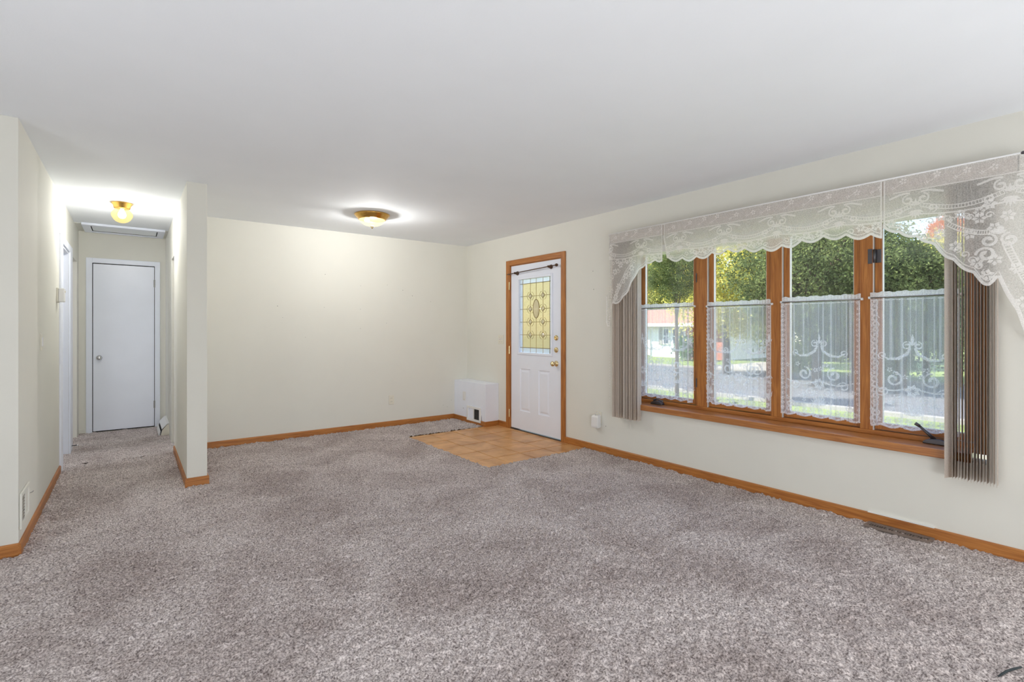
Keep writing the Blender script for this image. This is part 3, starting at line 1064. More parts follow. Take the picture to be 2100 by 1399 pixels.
vm = ob('vane', vane_mesh(), M['vane'], vb, smooth=False)
vm.matrix_parent_inverse = Matrix.Translation(-Vector((3.78, 2.0, 2.075)))
vane_spots = []
for i in range(15):                                   # left stack
    vane_spots.append((3.785 + random.uniform(-0.008, 0.008), 3.345 - i * 0.0195 + random.uniform(-0.004, 0.004), random.uniform(-20, 20)))
vane_spots.append((3.790, 3.048, 14))
for i in range(15):                                   # right stack
    vane_spots.append((3.785, 0.604 + i * 0.0134, 7 + random.uniform(-2.5, 2.5)))
vane_spots.append((3.785, 0.806, -24))
for i, (x, y, a) in enumerate(vane_spots):
    o = vm if i == 0 else vm.copy()
    if i:
        COL.objects.link(o)
    o.location = (x, y, 2.088 + random.uniform(-0.003, 0.003))
    o.rotation_euler = (0, 0, math.radians(a))
mb = MB()
for k in range(60):
    z = 2.07 - 1.6 * k / 59
    mb.lathe([(0, -0.004), (0.003, -0.0025), (0.004, 0), (0.003, 0.0025), (0, 0.004)], (3.745, 3.372, z), 'z', 5)
ob('bead_chain', mb, M['plastic'], vb, kind='stuff')

# ---- rod and the three lace valances
vr = thing('valance_rod', (3.69, 1.95, 2.172), 'thin white rod with dark end knob above the lace valances', 'curtain rod')
ob('rod', MB().tube([(3.686, 3.335, 2.168), (3.686, 0.495, 2.172)], 0.005, 8), M['plastic'], vr, smooth=True)
ob('end_knob', MB().lathe([(0, -0.016), (0.007, -0.012), (0.009, 0), (0.007, 0.008), (0, 0.012)], (3.686, 0.49, 2.172), 'y', 12), M['pewter'], vr, smooth=True)
ob('return_arm', MB().tube([(3.686, 0.50, 2.172), (XR, 0.50, 2.172)], 0.005, 8), M['plastic'], vr)
ob('return_arm', MB().tube([(3.686, 3.335, 2.168), (XR, 3.335, 2.168)], 0.005, 8), M['plastic'], vr)


def vx(s, z):
    x = 3.684 + 0.003 * math.sin(s * 23) * (2.17 - z) * 2.0
    if s > 3.28:                              # the ends swing back to the wall
        x += min(0.10, (s - 3.28) * 0.7) * min(1, max(0, (2.05 - z) / 0.3))
    if s < 0.62:
        x += min(0.12, (0.62 - s) * 0.45) * min(1, max(0, (2.05 - z) / 0.3))
    return x


def scallop(s, p, d):
    return d * (1 - abs(math.sin(PI * s / p)))


def motifs(L, s0, s1, zoff=0.0):
    """the repeat of the lace: bud sprigs, swagged ladder bands, scroll pairs, flowers and a corded edge"""
    per = 0.40
    k0 = int(math.floor(s0 / per)) - 1
    for k in range(k0, int(s1 / per) + 2):
        c = k * per + 0.14
        for t in (0.06, 0.17, 0.30):
            L.flower((c + t, 2.135 + 0.012 * math.sin(9 * (c + t))), 0.020, 5, t)
            L.flower((c + t + 0.05, 2.108), 0.012, 4, t)
            L.ribbon([(c + t, 2.135), (c + t + 0.025, 2.118), (c + t + 0.05, 2.108)], 0.003)
        pts = [(c + per * t, 1.995 - 0.050 * math.sin(PI * t) + zoff) for t in np.linspace(0.06, 0.94, 26)]
        L.ladder(pts, 0.020, 0.005)
        for sg in (-1, 1):
            L.spiral((c + sg * 0.036, 2.022 + zoff), 0.030, PI / 2, 1.2, -sg, 0.011)
            L.spiral((c + sg * 0.078, 1.958 + zoff), 0.026, -PI / 2, 1.1, sg, 0.009)
            L.ribbon([(c + sg * t * 0.13, 2.052 + zoff + 0.012 * math.sin(4 * t)) for t in np.linspace(0.2, 1, 8)], 0.012)
        L.fan((c, 1.985 + zoff), 0.045, PI * 0.15, PI * 0.85, 5, 0.014)
        L.fan((c, 1.960 + zoff), 0.060, PI * 1.15, PI * 1.85, 7, 0.013)
        for t in (0.30, 0.5, 0.70):
            L.flower((c + per * t, 1.895 + zoff + 0.012 * abs(t - 0.5)), 0.028, 6, t * 3)
            L.spiral((c + per * t + 0.052, 1.880 + zoff), 0.020, 0, 1.1, 1, 0.007)
            L.spiral((c + per * t - 0.040, 1.872 + zoff), 0.018, PI, 1.1, -1, 0.007)
        L.ribbon([(c + per * t, 1.935 + zoff - 0.02 * math.sin(PI * t)) for t in np.linspace(0, 1, 20)], 0.008)


def valance(s0, s1, bot, label, extra=None, zoff=0.0, top=lambda s: 2.168):
    t = thing('lace_valance', (3.69, (s0 + s1) / 2, 2.168), label, 'valance', group='lace valances over the picture window')
    net_sheet('net', s0, s1, top, bot, vx, M['net'], t)
    L = Lace()
    motifs(L, s0, s1, zoff)
    if extra:
        extra(L)
    e = [(s, bot(s) + 0.008) for s in np.arange(s0, s1 + 0.001, 0.008)]
    L.ribbon(e, 0.015)
    L.ribbon([(s, 2.077) for s in np.arange(s0, min(s1, 3.33), 0.05)], 0.006)  # white hem ribbon, added to paint the glowing line below the headrail
    e2 = [(s, bot(s) + 0.032) for s in np.arange(s0, s1 + 0.001, 0.008)]
    L.ribbon(e2, 0.005)
    for s in (s0 + 0.004, s1 - 0.004):
        L.ribbon([(s, z) for z in np.linspace(top(s) - 0.003, bot(s), 10)], 0.009)
    L.build('lace_pattern', vx, M['lace'], t, keep=lambda s, z: s0 <= s <= s1 and bot(s) <= z <= top(s))
    return t


PA = [(2.705, 1.835), (2.82, 1.845), (2.94, 1.800), (3.03, 1.712), (3.095, 1.600), (3.16, 1.53), (3.24, 1.475), (3.27, 1.50), (3.29, 1.50), (3.34, 1.42), (3.40, 1.27), (3.43, 1.26), (3.45, 1.33)]
PC = [(0.40, 1.10), (0.44, 1.16), (0.49, 1.24), (0.52, 1.35), (0.555, 1.44), (0.585, 1.525), (0.605, 1.500), (0.625, 1.486), (0.645, 1.497), (0.69, 1.555), (0.74, 1.60), (0.80, 1.66), (0.87, 1.745), (0.95, 1.790), (1.02, 1.820), (1.095, 1.865)]


def exA(L):
    for k, (s, z) in enumerate([(3.12, 1.75), (3.20, 1.66), (3.24, 1.56), (3.18, 1.86), (3.05, 1.82), (3.25, 1.80), (3.30, 1.62), (3.38, 1.36)]):
        L.flower((s, z), 0.034, 6, k)
        L.spiral((s + 0.03, z - 0.05), 0.026, k, 1.2, 1, 0.008)
    L.ladder([(3.04 + 0.22 * t, 1.86 - 0.34 * t ** 1.4) for t in np.linspace(0, 1, 26)], 0.022, 0.006)


def exC(L):
    for k, (s, z) in enumerate([(0.66, 1.86), (0.60, 1.80), (0.70, 1.78), (0.62, 1.93), (0.55, 1.86), (0.52, 1.58), (0.47, 1.47), (0.63, 1.55), (0.67, 1.62), (0.60, 1.63), (0.76, 1.72), (0.83, 1.80), (0.50, 1.40), (0.46, 1.30)]):
        L.flower((s, z), 0.032, 6, k)
    for c in ((0.625, 1.735), (0.545, 1.735)):
        L.spiral(c, 0.036, PI / 2, 1.25, 1 if c[0] > 0.6 else -1, 0.014)
    L.spiral((0.635, 1.66), 0.042, 0, 1.3, 1, 0.016)
    L.fan((0.585, 1.765), 0.050, PI * 0.2, PI * 0.8, 5, 0.018)
    L.ladder([(0.56 - 0.11 * t, 1.72 - 0.30 * t ** 0.9) for t in np.linspace(0, 1, 24)], 0.026, 0.007)
    L.ladder([(0.62 + 0.17 * t, 1.78 + 0.07 * t ** 2) for t in np.linspace(0, 1, 18)], 0.022, 0.006)
    for k in range(6):
        L.spiral((0.60 + 0.03 * k, 1.53 + 0.035 * k), 0.020, k, 1.1, -1, 0.007)


def botB(s):
    if s > 2.655:                             # the side hem leans away from the next panel
        return 1.845 + (s - 2.655) * 5.0
    return 1.828 + 0.018 * math.cos(2 * PI * (s - 1.44) / 0.66) * 0.8 + scallop(s + 0.05, 0.135, 0.030)


def botA(s):
    return interp(PA, s) + scallop(s, 0.09, 0.018)


def botC(s):
    return interp(PC, s) + scallop(s, 0.085, 0.016)


valance(2.712, 3.45, botA, 'short white lace valance sweeping down over the left blind stack', exA,
        top=lambda s: 2.168 if s < 3.335 else 1.76 - (s - 3.335) * 1.6)
valance(1.106, 2.698, botB, 'long white lace valance across the middle of the picture window')
valance(0.40, 1.098, botC, 'white lace valance falling in a jabot over the right blind stack', exC)

# ---- cafe curtains on tension rods
cafes = [(2.600, 3.205, 1.458, 0.600, 'sheer lace cafe curtain in the leftmost casement, house visible through it'),
         (1.925, 2.470, 1.452, 0.612, 'sheer lace cafe curtain in the second casement from the left'),
         (1.318, 1.842, 1.462, 0.608, 'sheer lace cafe curtain in the third casement from the left'),
         (0.800, 1.262, 1.468, 0.606, 'sheer lace cafe curtain in the rightmost casement with wide lace edge')]
for k, (a, b, zr, zb, lab) in enumerate(cafes):
    rod = thing('cafe_rod', (3.985, (a + b) / 2, zr), 'slim rod carrying the ' + ('leftmost', 'second', 'third', 'rightmost')[k] + ' cafe curtain of the picture window', 'curtain rod', group='cafe curtain rods')
    ob('rod', MB().tube([(3.985, a - 0.006, zr), (3.985, b + 0.006, zr)], 0.0045, 8), M['steel'], rod, smooth=True)
    ob('rod_end', MB().lathe([(0, -0.006), (0.009, -0.006), (0.009, 0.006), (0, 0.006)], (3.985, a - 0.006, zr), 'y', 10), M['plastic'], rod)
    ob('rod_end', MB().lathe([(0, -0.006), (0.009, -0.006), (0.009, 0.006), (0, 0.006)], (3.985, b + 0.006, zr), 'y', 10), M['plastic'], rod)
    t = thing('cafe_curtain', (3.985, (a + b) / 2, zr), lab, 'curtain', group='lace cafe curtains')
    ph = random.uniform(0, 6)
    folds = [random.uniform(a, b) for _ in range(9)]

    def cx(s, z, ph=ph, folds=folds):
        x = 3.982 + 0.0045 * math.sin(s * 2 * PI / 0.052 + ph + 0.8 * math.sin(s * 9)) * min(1, 0.4 + (1.5 - z))
        for q in folds:
            x -= 0.016 * math.exp(-((s - q) / 0.008) ** 2)
        return x

    def cb(s, zb=zb):
        return zb + scallop(s + ph, 0.11, 0.016)
    net_sheet('net', a, b, zr - 0.006, cb, cx, M['sheer'], t, ds=0.0045, nz=8)

    for i in range(10):                                        # gathered pleats where the cloth lies double
        s0 = a + 0.02 + (b - a - 0.05) * (i + random.uniform(0.1, 0.9)) / 10
        wd = random.uniform(0.005, 0.016)
        zl = zb + random.choice((0.02, 0.02, 0.25, 0.45))
        net_sheet('pleat', s0, s0 + wd, zr - 0.008, lambda s, zl=zl: zl, lambda s, z, s0=s0, wd=wd: cx(s, z) - 0.004 - 0.006 * math.sin(PI * (s - s0) / wd) * (0.4 + (1.5 - z)), M['sheer'], t, ds=0.003, nz=6)

    def hx(s, z, ph=ph):
        return 3.979 + 0.003 * math.sin(s * 2 * PI / 0.021 + ph)
    net_sheet('header_ruffle', a, b, lambda s: zr + 0.036 + 0.003 * math.sin(s * 61 + ph) + 0.002 * math.sin(s * 143), lambda s: zr + 0.003, hx, M['header'], t, ds=0.004, nz=2)
    L = Lace()
    mid = (a + b) / 2
    for c in (mid,) if k in (2, 3) else (mid - 0.02, mid + 0.26, mid - 0.26):
        for sg in (-1, 1):                                     # fleur with drooping scrolls
            L.spiral((c + sg * 0.028, 1.150), 0.026, PI / 2, 1.2, -sg, 0.010)
            L.ribbon([(c + sg * 0.012, 1.135), (c + sg * 0.030, 1.095), (c + sg * 0.075, 1.065), (c + sg * 0.13, 1.060), (c + sg * 0.17, 1.085)], [0.012, 0.018, 0.020, 0.014, 0.006])
            L.spiral((c + sg * 0.16, 1.085), 0.024, -PI / 2, 1.2, sg, 0.008)
            L.spiral((c + sg * 0.10, 0.930), 0.050, PI / 2, 1.3, sg, 0.014)
            L.spiral((c + sg * 0.16, 0.850), 0.036, 0, 1.3, -sg, 0.010)
            L.spiral((c + sg * 0.06, 0.800), 0.034, PI, 1.3, sg, 0.009)
            L.fan((c + sg * 0.11, 0.760), 0.050, PI * 0.1, PI * 0.9, 7, 0.011)
            L.ribbon([(c + sg * t * 0.22, 0.885 - 0.03 * math.sin(3 * t)) for t in np.linspace(0, 1, 10)], 0.010)
            L.spiral((c + sg * 0.20, 0.700), 0.030, PI / 2, 1.2, sg, 0.009)
        L.fan((c, 1.150), 0.050, PI * 0.3, PI * 0.7, 3, 0.014)
        L.petal((c, 1.16), PI / 2, 0.065, 0.020)
        L.fan((c, 0.70), 0.085, PI * 0.1, PI * 0.9, 9, 0.015)
        L.flower((c, 0.860), 0.042, 7)
    for i in range(int((b - a) / 0.055) + 1):                  # border of flowers above the hem
        s = a + 0.03 + i * 0.055
        L.flower((s, 0.660), 0.022, 6, i)
        L.ribbon([(s + 0.027 * math.cos(t), 0.640 + 0.024 * math.sin(t)) for t in np.linspace(PI, 2 * PI, 7)], 0.006)
        for z in (0.735, 0.80, 0.97):
            if random.random() < 0.65:
                L.flower((s + random.uniform(-0.02, 0.02), z + random.uniform(-0.03, 0.03)), 0.018, 5, i)
    L.ribbon([(s, cb(s) + 0.007) for s in np.arange(a, b, 0.006)], 0.013)
    L.ribbon([(s, zr - 0.018) for s in np.arange(a, b, 0.02)], 0.006)
    wide = 0.050 if k == 3 else 0.024
    for edge, sg in ((a, 1), (b, -1)):
        ww = wide if edge == b else 0.022
        n = 22
        L.ribbon([(edge + sg * 0.004, z) for z in np.linspace(zr - 0.01, zb + 0.01, n)], 0.008)
        for i in range(n):
            z = zr - 0.03 - (zr - zb - 0.05) * i / n
            L.spiral((edge + sg * ww * 0.6, z), ww * 0.5, i, 1.1, sg, ww * 0.22, 10)
            L.petal((edge + sg * ww * 0.3, z - 0.02), PI / 2 + sg * 0.5, 0.030, 0.012)
    L.build('lace_pattern', cx, M['lace_soft'], t, keep=lambda s, z: a <= s <= b and z >= cb(s), off=0.002)

# ================================================================== DUCT BOX, REGISTERS AND WALL PLATES
bx = thing('duct_box', (3.745, 5.79, 0), 'white boxed-in duct in the corner beside the front door', 'duct box')
ob('body', slab('x', BOXX, XR, BOXY, YB, -0.01, 0.542), M['white'], bx, bevel=0.004)
ob('oak_baseboard', MB().box(BOXX - T, BOXX, BOXY - T, YB, -0.01, 0.058), M['wood_y'], bx, bevel=0.003)
ob('oak_baseboard', MB().box(BOXX, XR - T, BOXY - T, BOXY, -0.01, 0.058), M['wood_x'], bx, bevel=0.003)
ob('crack_mark', MB().prism([(5.472, 0.03), (5.480, 0.03), (5.488, 0.10), (5.485, 0.13)], 'x', BOXX - 0.001, BOXX + 0.001), M['gasket'], bx)
ob('dent', MB().lathe([(0, 0), (0.006, 0), (0.004, 0.002), (0, 0.002)], (BOXX, 5.935, 0.168), '-x', 8), M['gasket'], bx)
# register on the box
rg = thing('wall_register', (BOXX - 0.01, 5.65, 0.12), 'white register with one dark grille half, low on the duct box', 'register')
y0, y1, z0, z1 = 5.485, 5.822, 0.028, 0.222
ob('frame', slab('x', BOXX - 0.014 - 0.004, BOXX - 0.001, y0, y1, z0, z1, [(y0 + 0.035, (y0 + y1) / 2 - 0.008, z0 + 0.03, z1 - 0.028), ((y0 + y1) / 2 + 0.008, y1 - 0.03, z0 + 0.03, z1 - 0.028)]), M['plastic'], rg, bevel=0.003)
ob('grille_back', MB().box(BOXX - 0.006, BOXX - 0.002, y0 + 0.03, (y0 + y1) / 2, z0 + 0.02, z1 - 0.02), M['dark'], rg)
for k in range(9):
    z = z0 + 0.036 + k * 0.0145
    ob('slat', MB().box(BOXX - 0.014, BOXX - 0.004, y0 + 0.034, (y0 + y1) / 2 - 0.008, z, z + 0.005), M['dark_mesh'], rg)
ob('closed_plate', MB().prism([(BOXX - 0.012, z0 + 0.03), (BOXX - 0.002, z0 + 0.03), (BOXX - 0.002, z1 - 0.028), (BOXX - 0.006, z1 - 0.028)], 'y', (y0 + y1) / 2 + 0.008, y1 - 0.03), M['white'], rg)


def wall_plate(name, label, cat, face, a, z, kind, w=0.072, h=0.116, off=0.0):
    """a wall plate: face '-x' (right wall), '+x' (left wall), '-y' (back wall), '-X' (duct box)"""
    px = {'-x': XR, '+x': XL, '-X': BOXX}.get(face)
    t = thing(name, ((px, a, z) if px is not None else (a, YB, z)), label, cat)
    def bx_(d0, d1, a0, a1, z0, z1):
        if face in ('-x', '-X'):
            return MB().box(px - d1, px - d0, a0, a1, z0, z1)
        if face == '+x':
            return MB().box(px + d0, px + d1, a0, a1, z0, z1)
        return MB().box(a0, a1, YB - d1, YB - d0, z0, z1)
    ob('plate', bx_(0, 0.006, a - w / 2, a + w / 2, z - h / 2, z + h / 2), M['plastic' if face == '-X' else 'ivory'], t, bevel=0.002)
    if kind == 'outlet':
        for dz in (-0.022, 0.022):
            s = ob('socket', bx_(0.005, 0.009, a - 0.017, a + 0.017, z + dz - 0.014, z + dz + 0.014), M['ivory'], t, bevel=0.003)
            for da in (-0.007, 0.007):
                ob('slot', bx_(0.0085, 0.0095, a + da - 0.0012, a + da + 0.0012, z + dz - 0.004, z + dz + 0.006), M['dark'], s)
    elif kind == 'rocker':
        ob('rocker', bx_(0.005, 0.011, a - 0.016, a + 0.016, z - 0.032, z + 0.032), M['plastic'], t, bevel=0.002)
    elif kind == 'jack':
        ob('blank_insert', bx_(0.005, 0.008, a - 0.010, a + 0.010, z - 0.040, z + 0.040), M['plastic'], t, bevel=0.001)
        ob('screw', bx_(0.006, 0.0085, a - 0.003, a + 0.003, z - 0.050, z - 0.044), M['steel'], t)
    else:
        for da in (-0.023, 0.023):
            tg = ob('toggle', bx_(0.005, 0.020, a + da - 0.005, a + da + 0.005, z - 0.002, z + 0.016), M['plastic'], t, bevel=0.002)
            for dz in (-0.03, 0.03):
                ob('screw', bx_(0.005, 0.007, a + da - 0.003, a + da + 0.003, z + dz - 0.003, z + dz + 0.003), M['steel'], t)
    return t


wall_plate('light_switch', 'double toggle light switch left of the front door', 'switch', '-x', 5.342, 1.117, 'toggle', 0.115, 0.115)
wall_plate('light_switch', 'rocker light switch on the left hallway wall', 'switch', '+x', 4.795, 1.168, 'rocker')
wall_plate('electrical_outlet', 'ivory outlet low on the plain end wall', 'outlet', '-y', 2.695, 0.335, 'outlet')
wall_plate('wall_plate', 'white plate on the front of the duct box', 'outlet', '-X', 5.906, 0.338, 'jack', 0.075, 0.120)

# return grille on the left wall
rt = thing('return_grille', (XL, 4.07, 0.23), 'cream painted register low on the left wall near the corner', 'register')
y0, y1, z0, z1 = 3.928, 4.215, 0.128, 0.330
ym = 4.060
ob('frame', slab('x', XL + 0.001, XL + 0.012, y0, y1, z0, z1, [(y0 + 0.022, ym - 0.006, z0 + 0.035, z1 - 0.025), (ym + 0.006, y1 - 0.03, z0 + 0.035, z1 - 0.025)]), M['wall'], rt, bevel=0.003)
ob('grille_back', MB().box(XL + 0.001, XL + 0.003, y0 + 0.02, ym, z0 + 0.03, z1 - 0.02), M['grey_grille'], rt)
for k in range(8):
    z = z0 + 0.040 + k * 0.0175
    ob('slat', MB().box(XL + 0.002, XL + 0.009, y0 + 0.022, ym - 0.006, z, z + 0.008), M['grey_grille'], rt)
ob('closed_plate', MB().box(XL + 0.001, XL + 0.006, ym + 0.006, y1 - 0.03, z0 + 0.035, z1 - 0.025), M['wall'], rt)
ob('damper_lever', MB().tube([(XL + 0.010, y1 - 0.004, 0.262), (XL + 0.022, y1 + 0.010, 0.264), (XL + 0.024, y1 + 0.022, 0.266)], 0.003, 8), M['steel'], rt)

# floor register by the right wall
fr = thing('floor_register', (3.778, 1.05, 0.0), 'brown slotted floor register in the carpet against the right baseboard', 'register')
ob('frame', MB().box(3.735, 3.752, 0.885, 1.222, -0.004, 0.009).box(3.800, 3.830, 0.885, 1.222, -0.004, 0.009).box(3.752, 3.800, 0.885, 0.900, -0.004, 0.009).box(3.752, 3.800, 1.207, 1.222, -0.004, 0.009), M['register'], fr)
ob('dark_well', MB().box(3.750, 3.802, 0.898, 1.209, -0.010, -0.004), M['dark'], fr)
for k in range(24):
    y = 0.903 + k * 0.0131
    w_ = 0.014 if k == 12 else 0.0042
    ob('slat', MB().prism([(y, -0.004), (y + w_, -0.004), (y + w_, 0.005), (y, 0.005)], 'x', 3.752, 3.800), M['register'], fr)
cap = struct('trim_caulk', MB().box(XR - T, XR, 0.890, 1.232, BH, BH + 0.007), M['bead'], 'strip of white caulk on the baseboard above the floor register', 'trim')

# baseboard register in the hallway corner
hb = thing('baseboard_register', (0.33, 7.45, 0), 'white sloping baseboard register at the far right of the hallway', 'register')
ya, yb = 7.16, 7.80
ob('top_flange', MB().prism([(XP, 0.150), (XP - 0.020, 0.147), (XP - 0.072, 0.088), (XP - 0.068, 0.083), (XP - 0.016, 0.140), (XP, 0.142)], 'y', ya, yb), M['plastic'], hb)
ob('bottom_flange', MB().prism([(XP, 0.004), (XP - 0.100, 0.004), (XP - 0.088, 0.058), (XP - 0.082, 0.058), (XP - 0.092, 0.010), (XP, 0.010)], 'y', ya, yb), M['plastic'], hb)
ob('dark_slot', MB().prism([(XP - 0.002, 0.012), (XP - 0.078, 0.034), (XP - 0.064, 0.076), (XP - 0.002, 0.134)], 'y', ya + 0.006, yb - 0.006), M['dark'], hb)
ob('end_cap', MB().prism([(XP, 0.004), (XP - 0.084, 0.006), (XP - 0.068, 0.072), (XP - 0.016, 0.136), (XP, 0.139)], 'y', ya, ya + 0.004), M['ivory'], hb)

# door chime box on the hallway wall
ch = thing('door_chime', (XL, 5.75, 1.545), 'small white chime box on the left hallway wall beside the doorway', 'chime box')
ob('back_plate', MB().box(XL, XL + 0.012, 5.690, 5.805, 1.482, 1.605), M['ivory'], ch, bevel=0.003)
ob('cover', MB().box(XL + 0.012, XL + 0.050, 5.700, 5.798, 1.486, 1.602), M['plastic'], ch, bevel=0.006)
ob('side_button', MB().lathe([(0, 0), (0.008, 0), (0.008, 0.006), (0, 0.007)], (XL + 0.050, 5.75, 1.575), 'x', 10), M['ivory'], ch)

# plug-in handset on the right wall
ph_ = thing('plug_adapter', (XR, 3.62, 0.30), 'white plug-in box on the wall between the front door and the window', 'adapter')
ob('wall_outlet_plate', MB().box(XR - 0.006, XR, 3.575, 3.655, 0.285, 0.405), M['ivory'], ph_, bevel=0.003)
ob('adapter_body', MB().prism([(XR - 0.006, 0.245), (XR - 0.056, 0.240), (XR - 0.060, 0.262), (XR - 0.056, 0.350), (XR - 0.044, 0.366), (XR - 0.006, 0.372)], 'y', 3.580, 3.672), M['plastic'], ph_, bevel=0.006)
cb_ = MB().tube([(XR - 0.035, 3.63, 0.366), (XR - 0.034, 3.628, 0.390), (XR - 0.022, 3.612, 0.398), (XR - 0.014, 3.602, 0.385), (XR - 0.014, 3.600, 0.366)], 0.004, 8)
ob('cord_loop', cb_, M['plastic'], ph_, smooth=True)

# a cord end on the carpet and a spring door stop in the hallway
ce = thing('cord', (2.53, 0.37, 0.0), 'dark teal cord end lying on the carpet in the near right corner', 'cord')
ob('wire', MB().tube([(2.505, 0.398, 0.001), (2.525, 0.392, 0.004), (2.560, 0.384, 0.005), (2.605, 0.370, 0.003), (2.64, 0.357, 0.002)], [0.002, 0.0035, 0.004, 0.004, 0.003], 8), plain('dark_teal_rubber', (40, 50, 54), 0.7), ce, smooth=True)
ds = thing('door_stop', (XL, 6.87, 0.06), 'small dark spring door stop low on the first doorway casing of the hallway', 'door stop')
mb = MB()
mb.tube([(XL + 0.014, 6.87, 0.055), (XL + 0.055, 6.87, 0.055)], 0.005, 8)
ob('spring', mb, M['pewter'], ds, smooth=True)
ob('rubber_tip', MB().lathe([(0, 0), (0.008, 0), (0.008, 0.010), (0, 0.011)], (XL + 0.055, 6.87, 0.055), 'x', 10), M['plastic'], ds)

# nail holes and a small nail or two on the end wall
spots = [(1.854, 1.910), (2.287, 1.795), (2.640, 1.823), (2.855, 1.765), (2.992, 1.697), (1.324, 1.516), (1.843, 1.514), (1.379, 1.385), (2.284, 1.502), (2.284, 1.261), (2.63, 1.33), (3.265, 1.627), (1.628, 1.159), (3.591, 0.255), (3.524, 0.168), (3.458, 0.197)]
n0 = None
for k, (x, z) in enumerate(spots):
    if n0 is None:
        n0 = ob('wall_nail', MB().lathe([(0, 0), (0.0045, 0), (0.0045, -0.002), (0.002, -0.004), (0, -0.0042)], (0, 0, 0), 'y', 8), M['steel'])
        o = n0
    else:
        o = n0.copy()
        COL.objects.link(o)
    o.location = (x, YB, z)
    sc = 1.0 if k in (0, 3, 4, 5) else 0.7
    o.scale = (sc, 1, sc)
    set_props(o, 'tiny nail stub left in the plain cream end wall', 'nail', group='nail stubs on the end wall')
n1 = n0.copy()
COL.objects.link(n1)
n1.rotation_euler = (0, 0, -PI / 2)
n1.location = (XR, 3.520, 0.268)
set_props(n1, 'tiny dark nail beside the plug-in box on the right wall', 'nail', group='nail stubs on the right wall')
for y, z, lab in ((3.70, 1.86, 'upper tiny nail between the front door and the window'), (3.69, 1.67, 'lower tiny nail between the front door and the window')):
    n2_ = n1.copy()
    COL.objects.link(n2_)
    n2_.location = (XR, y, z)
    set_props(n2_, lab, 'nail', group='nail stubs on the right wall')

# ================================================================== CEILING LAMPS
def lamp_base(prof, c, name, m, parent):
    return ob(name, MB().lathe(prof, c, 'z', 40), m, parent, smooth=True)


lh = thing('hall_lamp', (-0.07, 6.0, H), 'small brass ceiling lamp with a lit jar glass in the hallway', 'ceiling lamp')
c = (-0.07, 6.0, H)
lamp_base([(0, 0), (0.082, 0), (0.083, -0.006), (0.076, -0.012), (0.068, -0.030), (0.064, -0.048), (0.058, -0.054), (0.052, -0.050), (0, -0.046)], c, 'canopy', M['brass'], lh)
prof = [(0.052, -0.048), (0.056, -0.060), (0.066, -0.074), (0.078, -0.092), (0.082, -0.112), (0.076, -0.134), (0.062, -0.158), (0.046, -0.174), (0.024, -0.184), (0.0005, -0.186)]
mb = MB()
N = 40
for r, h in prof:
    for k in range(N):
        a = 2 * PI * k / N
        rr = r * (1 + 0.025 * math.cos(10 * a))          # softly fluted
        mb.v.append((c[0] + rr * math.cos(a), c[1] + rr * math.sin(a), c[2] + h))
for i in range(len(prof) - 1):
    for k in range(N):
        mb.f.append((i * N + k, i * N + (k + 1) % N, (i + 1) * N + (k + 1) % N, (i + 1) * N + k))
ob('glass_shade', mb, M['shade_jar'], lh, smooth=True)
ob('bulb', MB().lathe([(0, 0.0), (0.014, -0.004), (0.016, -0.016), (0.030, -0.046), (0.033, -0.064), (0.026, -0.084), (0.012, -0.094), (0, -0.096)], (c[0], c[1], c[2] - 0.050), 'z', 20), M['bulb'], lh, smooth=True)
light('hall_lamp_light', 'POINT', (c[0], c[1], c[2] - 0.160), 30, (0.97, 0.975, 1.0), radius=0.012)

lf = thing('flush_lamp', (1.985, 5.03, H), 'brass rimmed flush ceiling lamp with a lit alabaster bowl near the front door', 'ceiling lamp')
c = (1.985, 5.03, H)
lamp_base([(0, 0), (0.170, 0), (0.178, -0.006), (0.178, -0.014), (0.168, -0.020), (0.160, -0.034), (0.146, -0.044), (0.138, -0.056), (0.130, -0.058), (0.126, -0.050), (0, -0.040)], c, 'rim', M['brass'], lf)
ob('glass_bowl', MB().lathe([(0.130, -0.052), (0.128, -0.062), (0.116, -0.082), (0.096, -0.100), (0.070, -0.113), (0.040, -0.121), (0.018, -0.124), (0.004, -0.124)], c, 'z', 44), M['shade_bowl'], lf, smooth=True)
ob('finial', MB().lathe([(0, -0.120), (0.016, -0.121), (0.018, -0.127), (0.010, -0.131), (0.012, -0.138), (0.007, -0.147), (0, -0.149)], c, 'z', 18), M['satin_brass'], lf, smooth=True)
ob('bulb', MB().lathe([(0, 0.0), (0.014, -0.002), (0.026, -0.016), (0.028, -0.026), (0.018, -0.036), (0, -0.040)], (c[0] - 0.055, c[1], c[2] - 0.046), 'z', 18), M['bulb'], lf, smooth=True)
light('flush_lamp_light', 'POINT', (c[0] + 0.010, c[1], c[2] - 0.085), 64, (0.97, 0.975, 1.0), radius=0.028)

# ================================================================== OUTSIDE
GZ = -0.95
M['lawn'] = plain('lawn_green', (112, 128, 62), 0.95, var=0.35, scale=1.2)
M['grass'] = leaf_mat('grass_blades', (96, 116, 44), (150, 164, 74), 0.4)
M['asphalt'] = plain('grey_asphalt', (96, 96, 98), 0.9, var=0.1, scale=2)
M['concrete'] = plain('pale_concrete', (150, 146, 138), 0.85, var=0.06, scale=2)
M['siding'] = plain('white_siding', (236, 236, 234), 0.6, var=0.02)
M['roof'] = plain('red_brown_shingles', (168, 116, 98), 0.85, var=0.18, scale=14)
M['brick'] = plain('red_brick', (176, 112, 90), 0.8, var=0.15, scale=12)
M['bark'] = plain('grey_brown_bark', (86, 70, 56), 0.9, var=0.3, scale=10)
M['slate'] = plain('dark_pane', (70, 80, 92), 0.15, var=0.1)
M['leaf_dark'] = leaf_mat('dark_leaves', (56, 70, 42), (130, 142, 90))
M['leaf_mid'] = leaf_mat('mid_leaves', (92, 112, 56), (182, 188, 108))
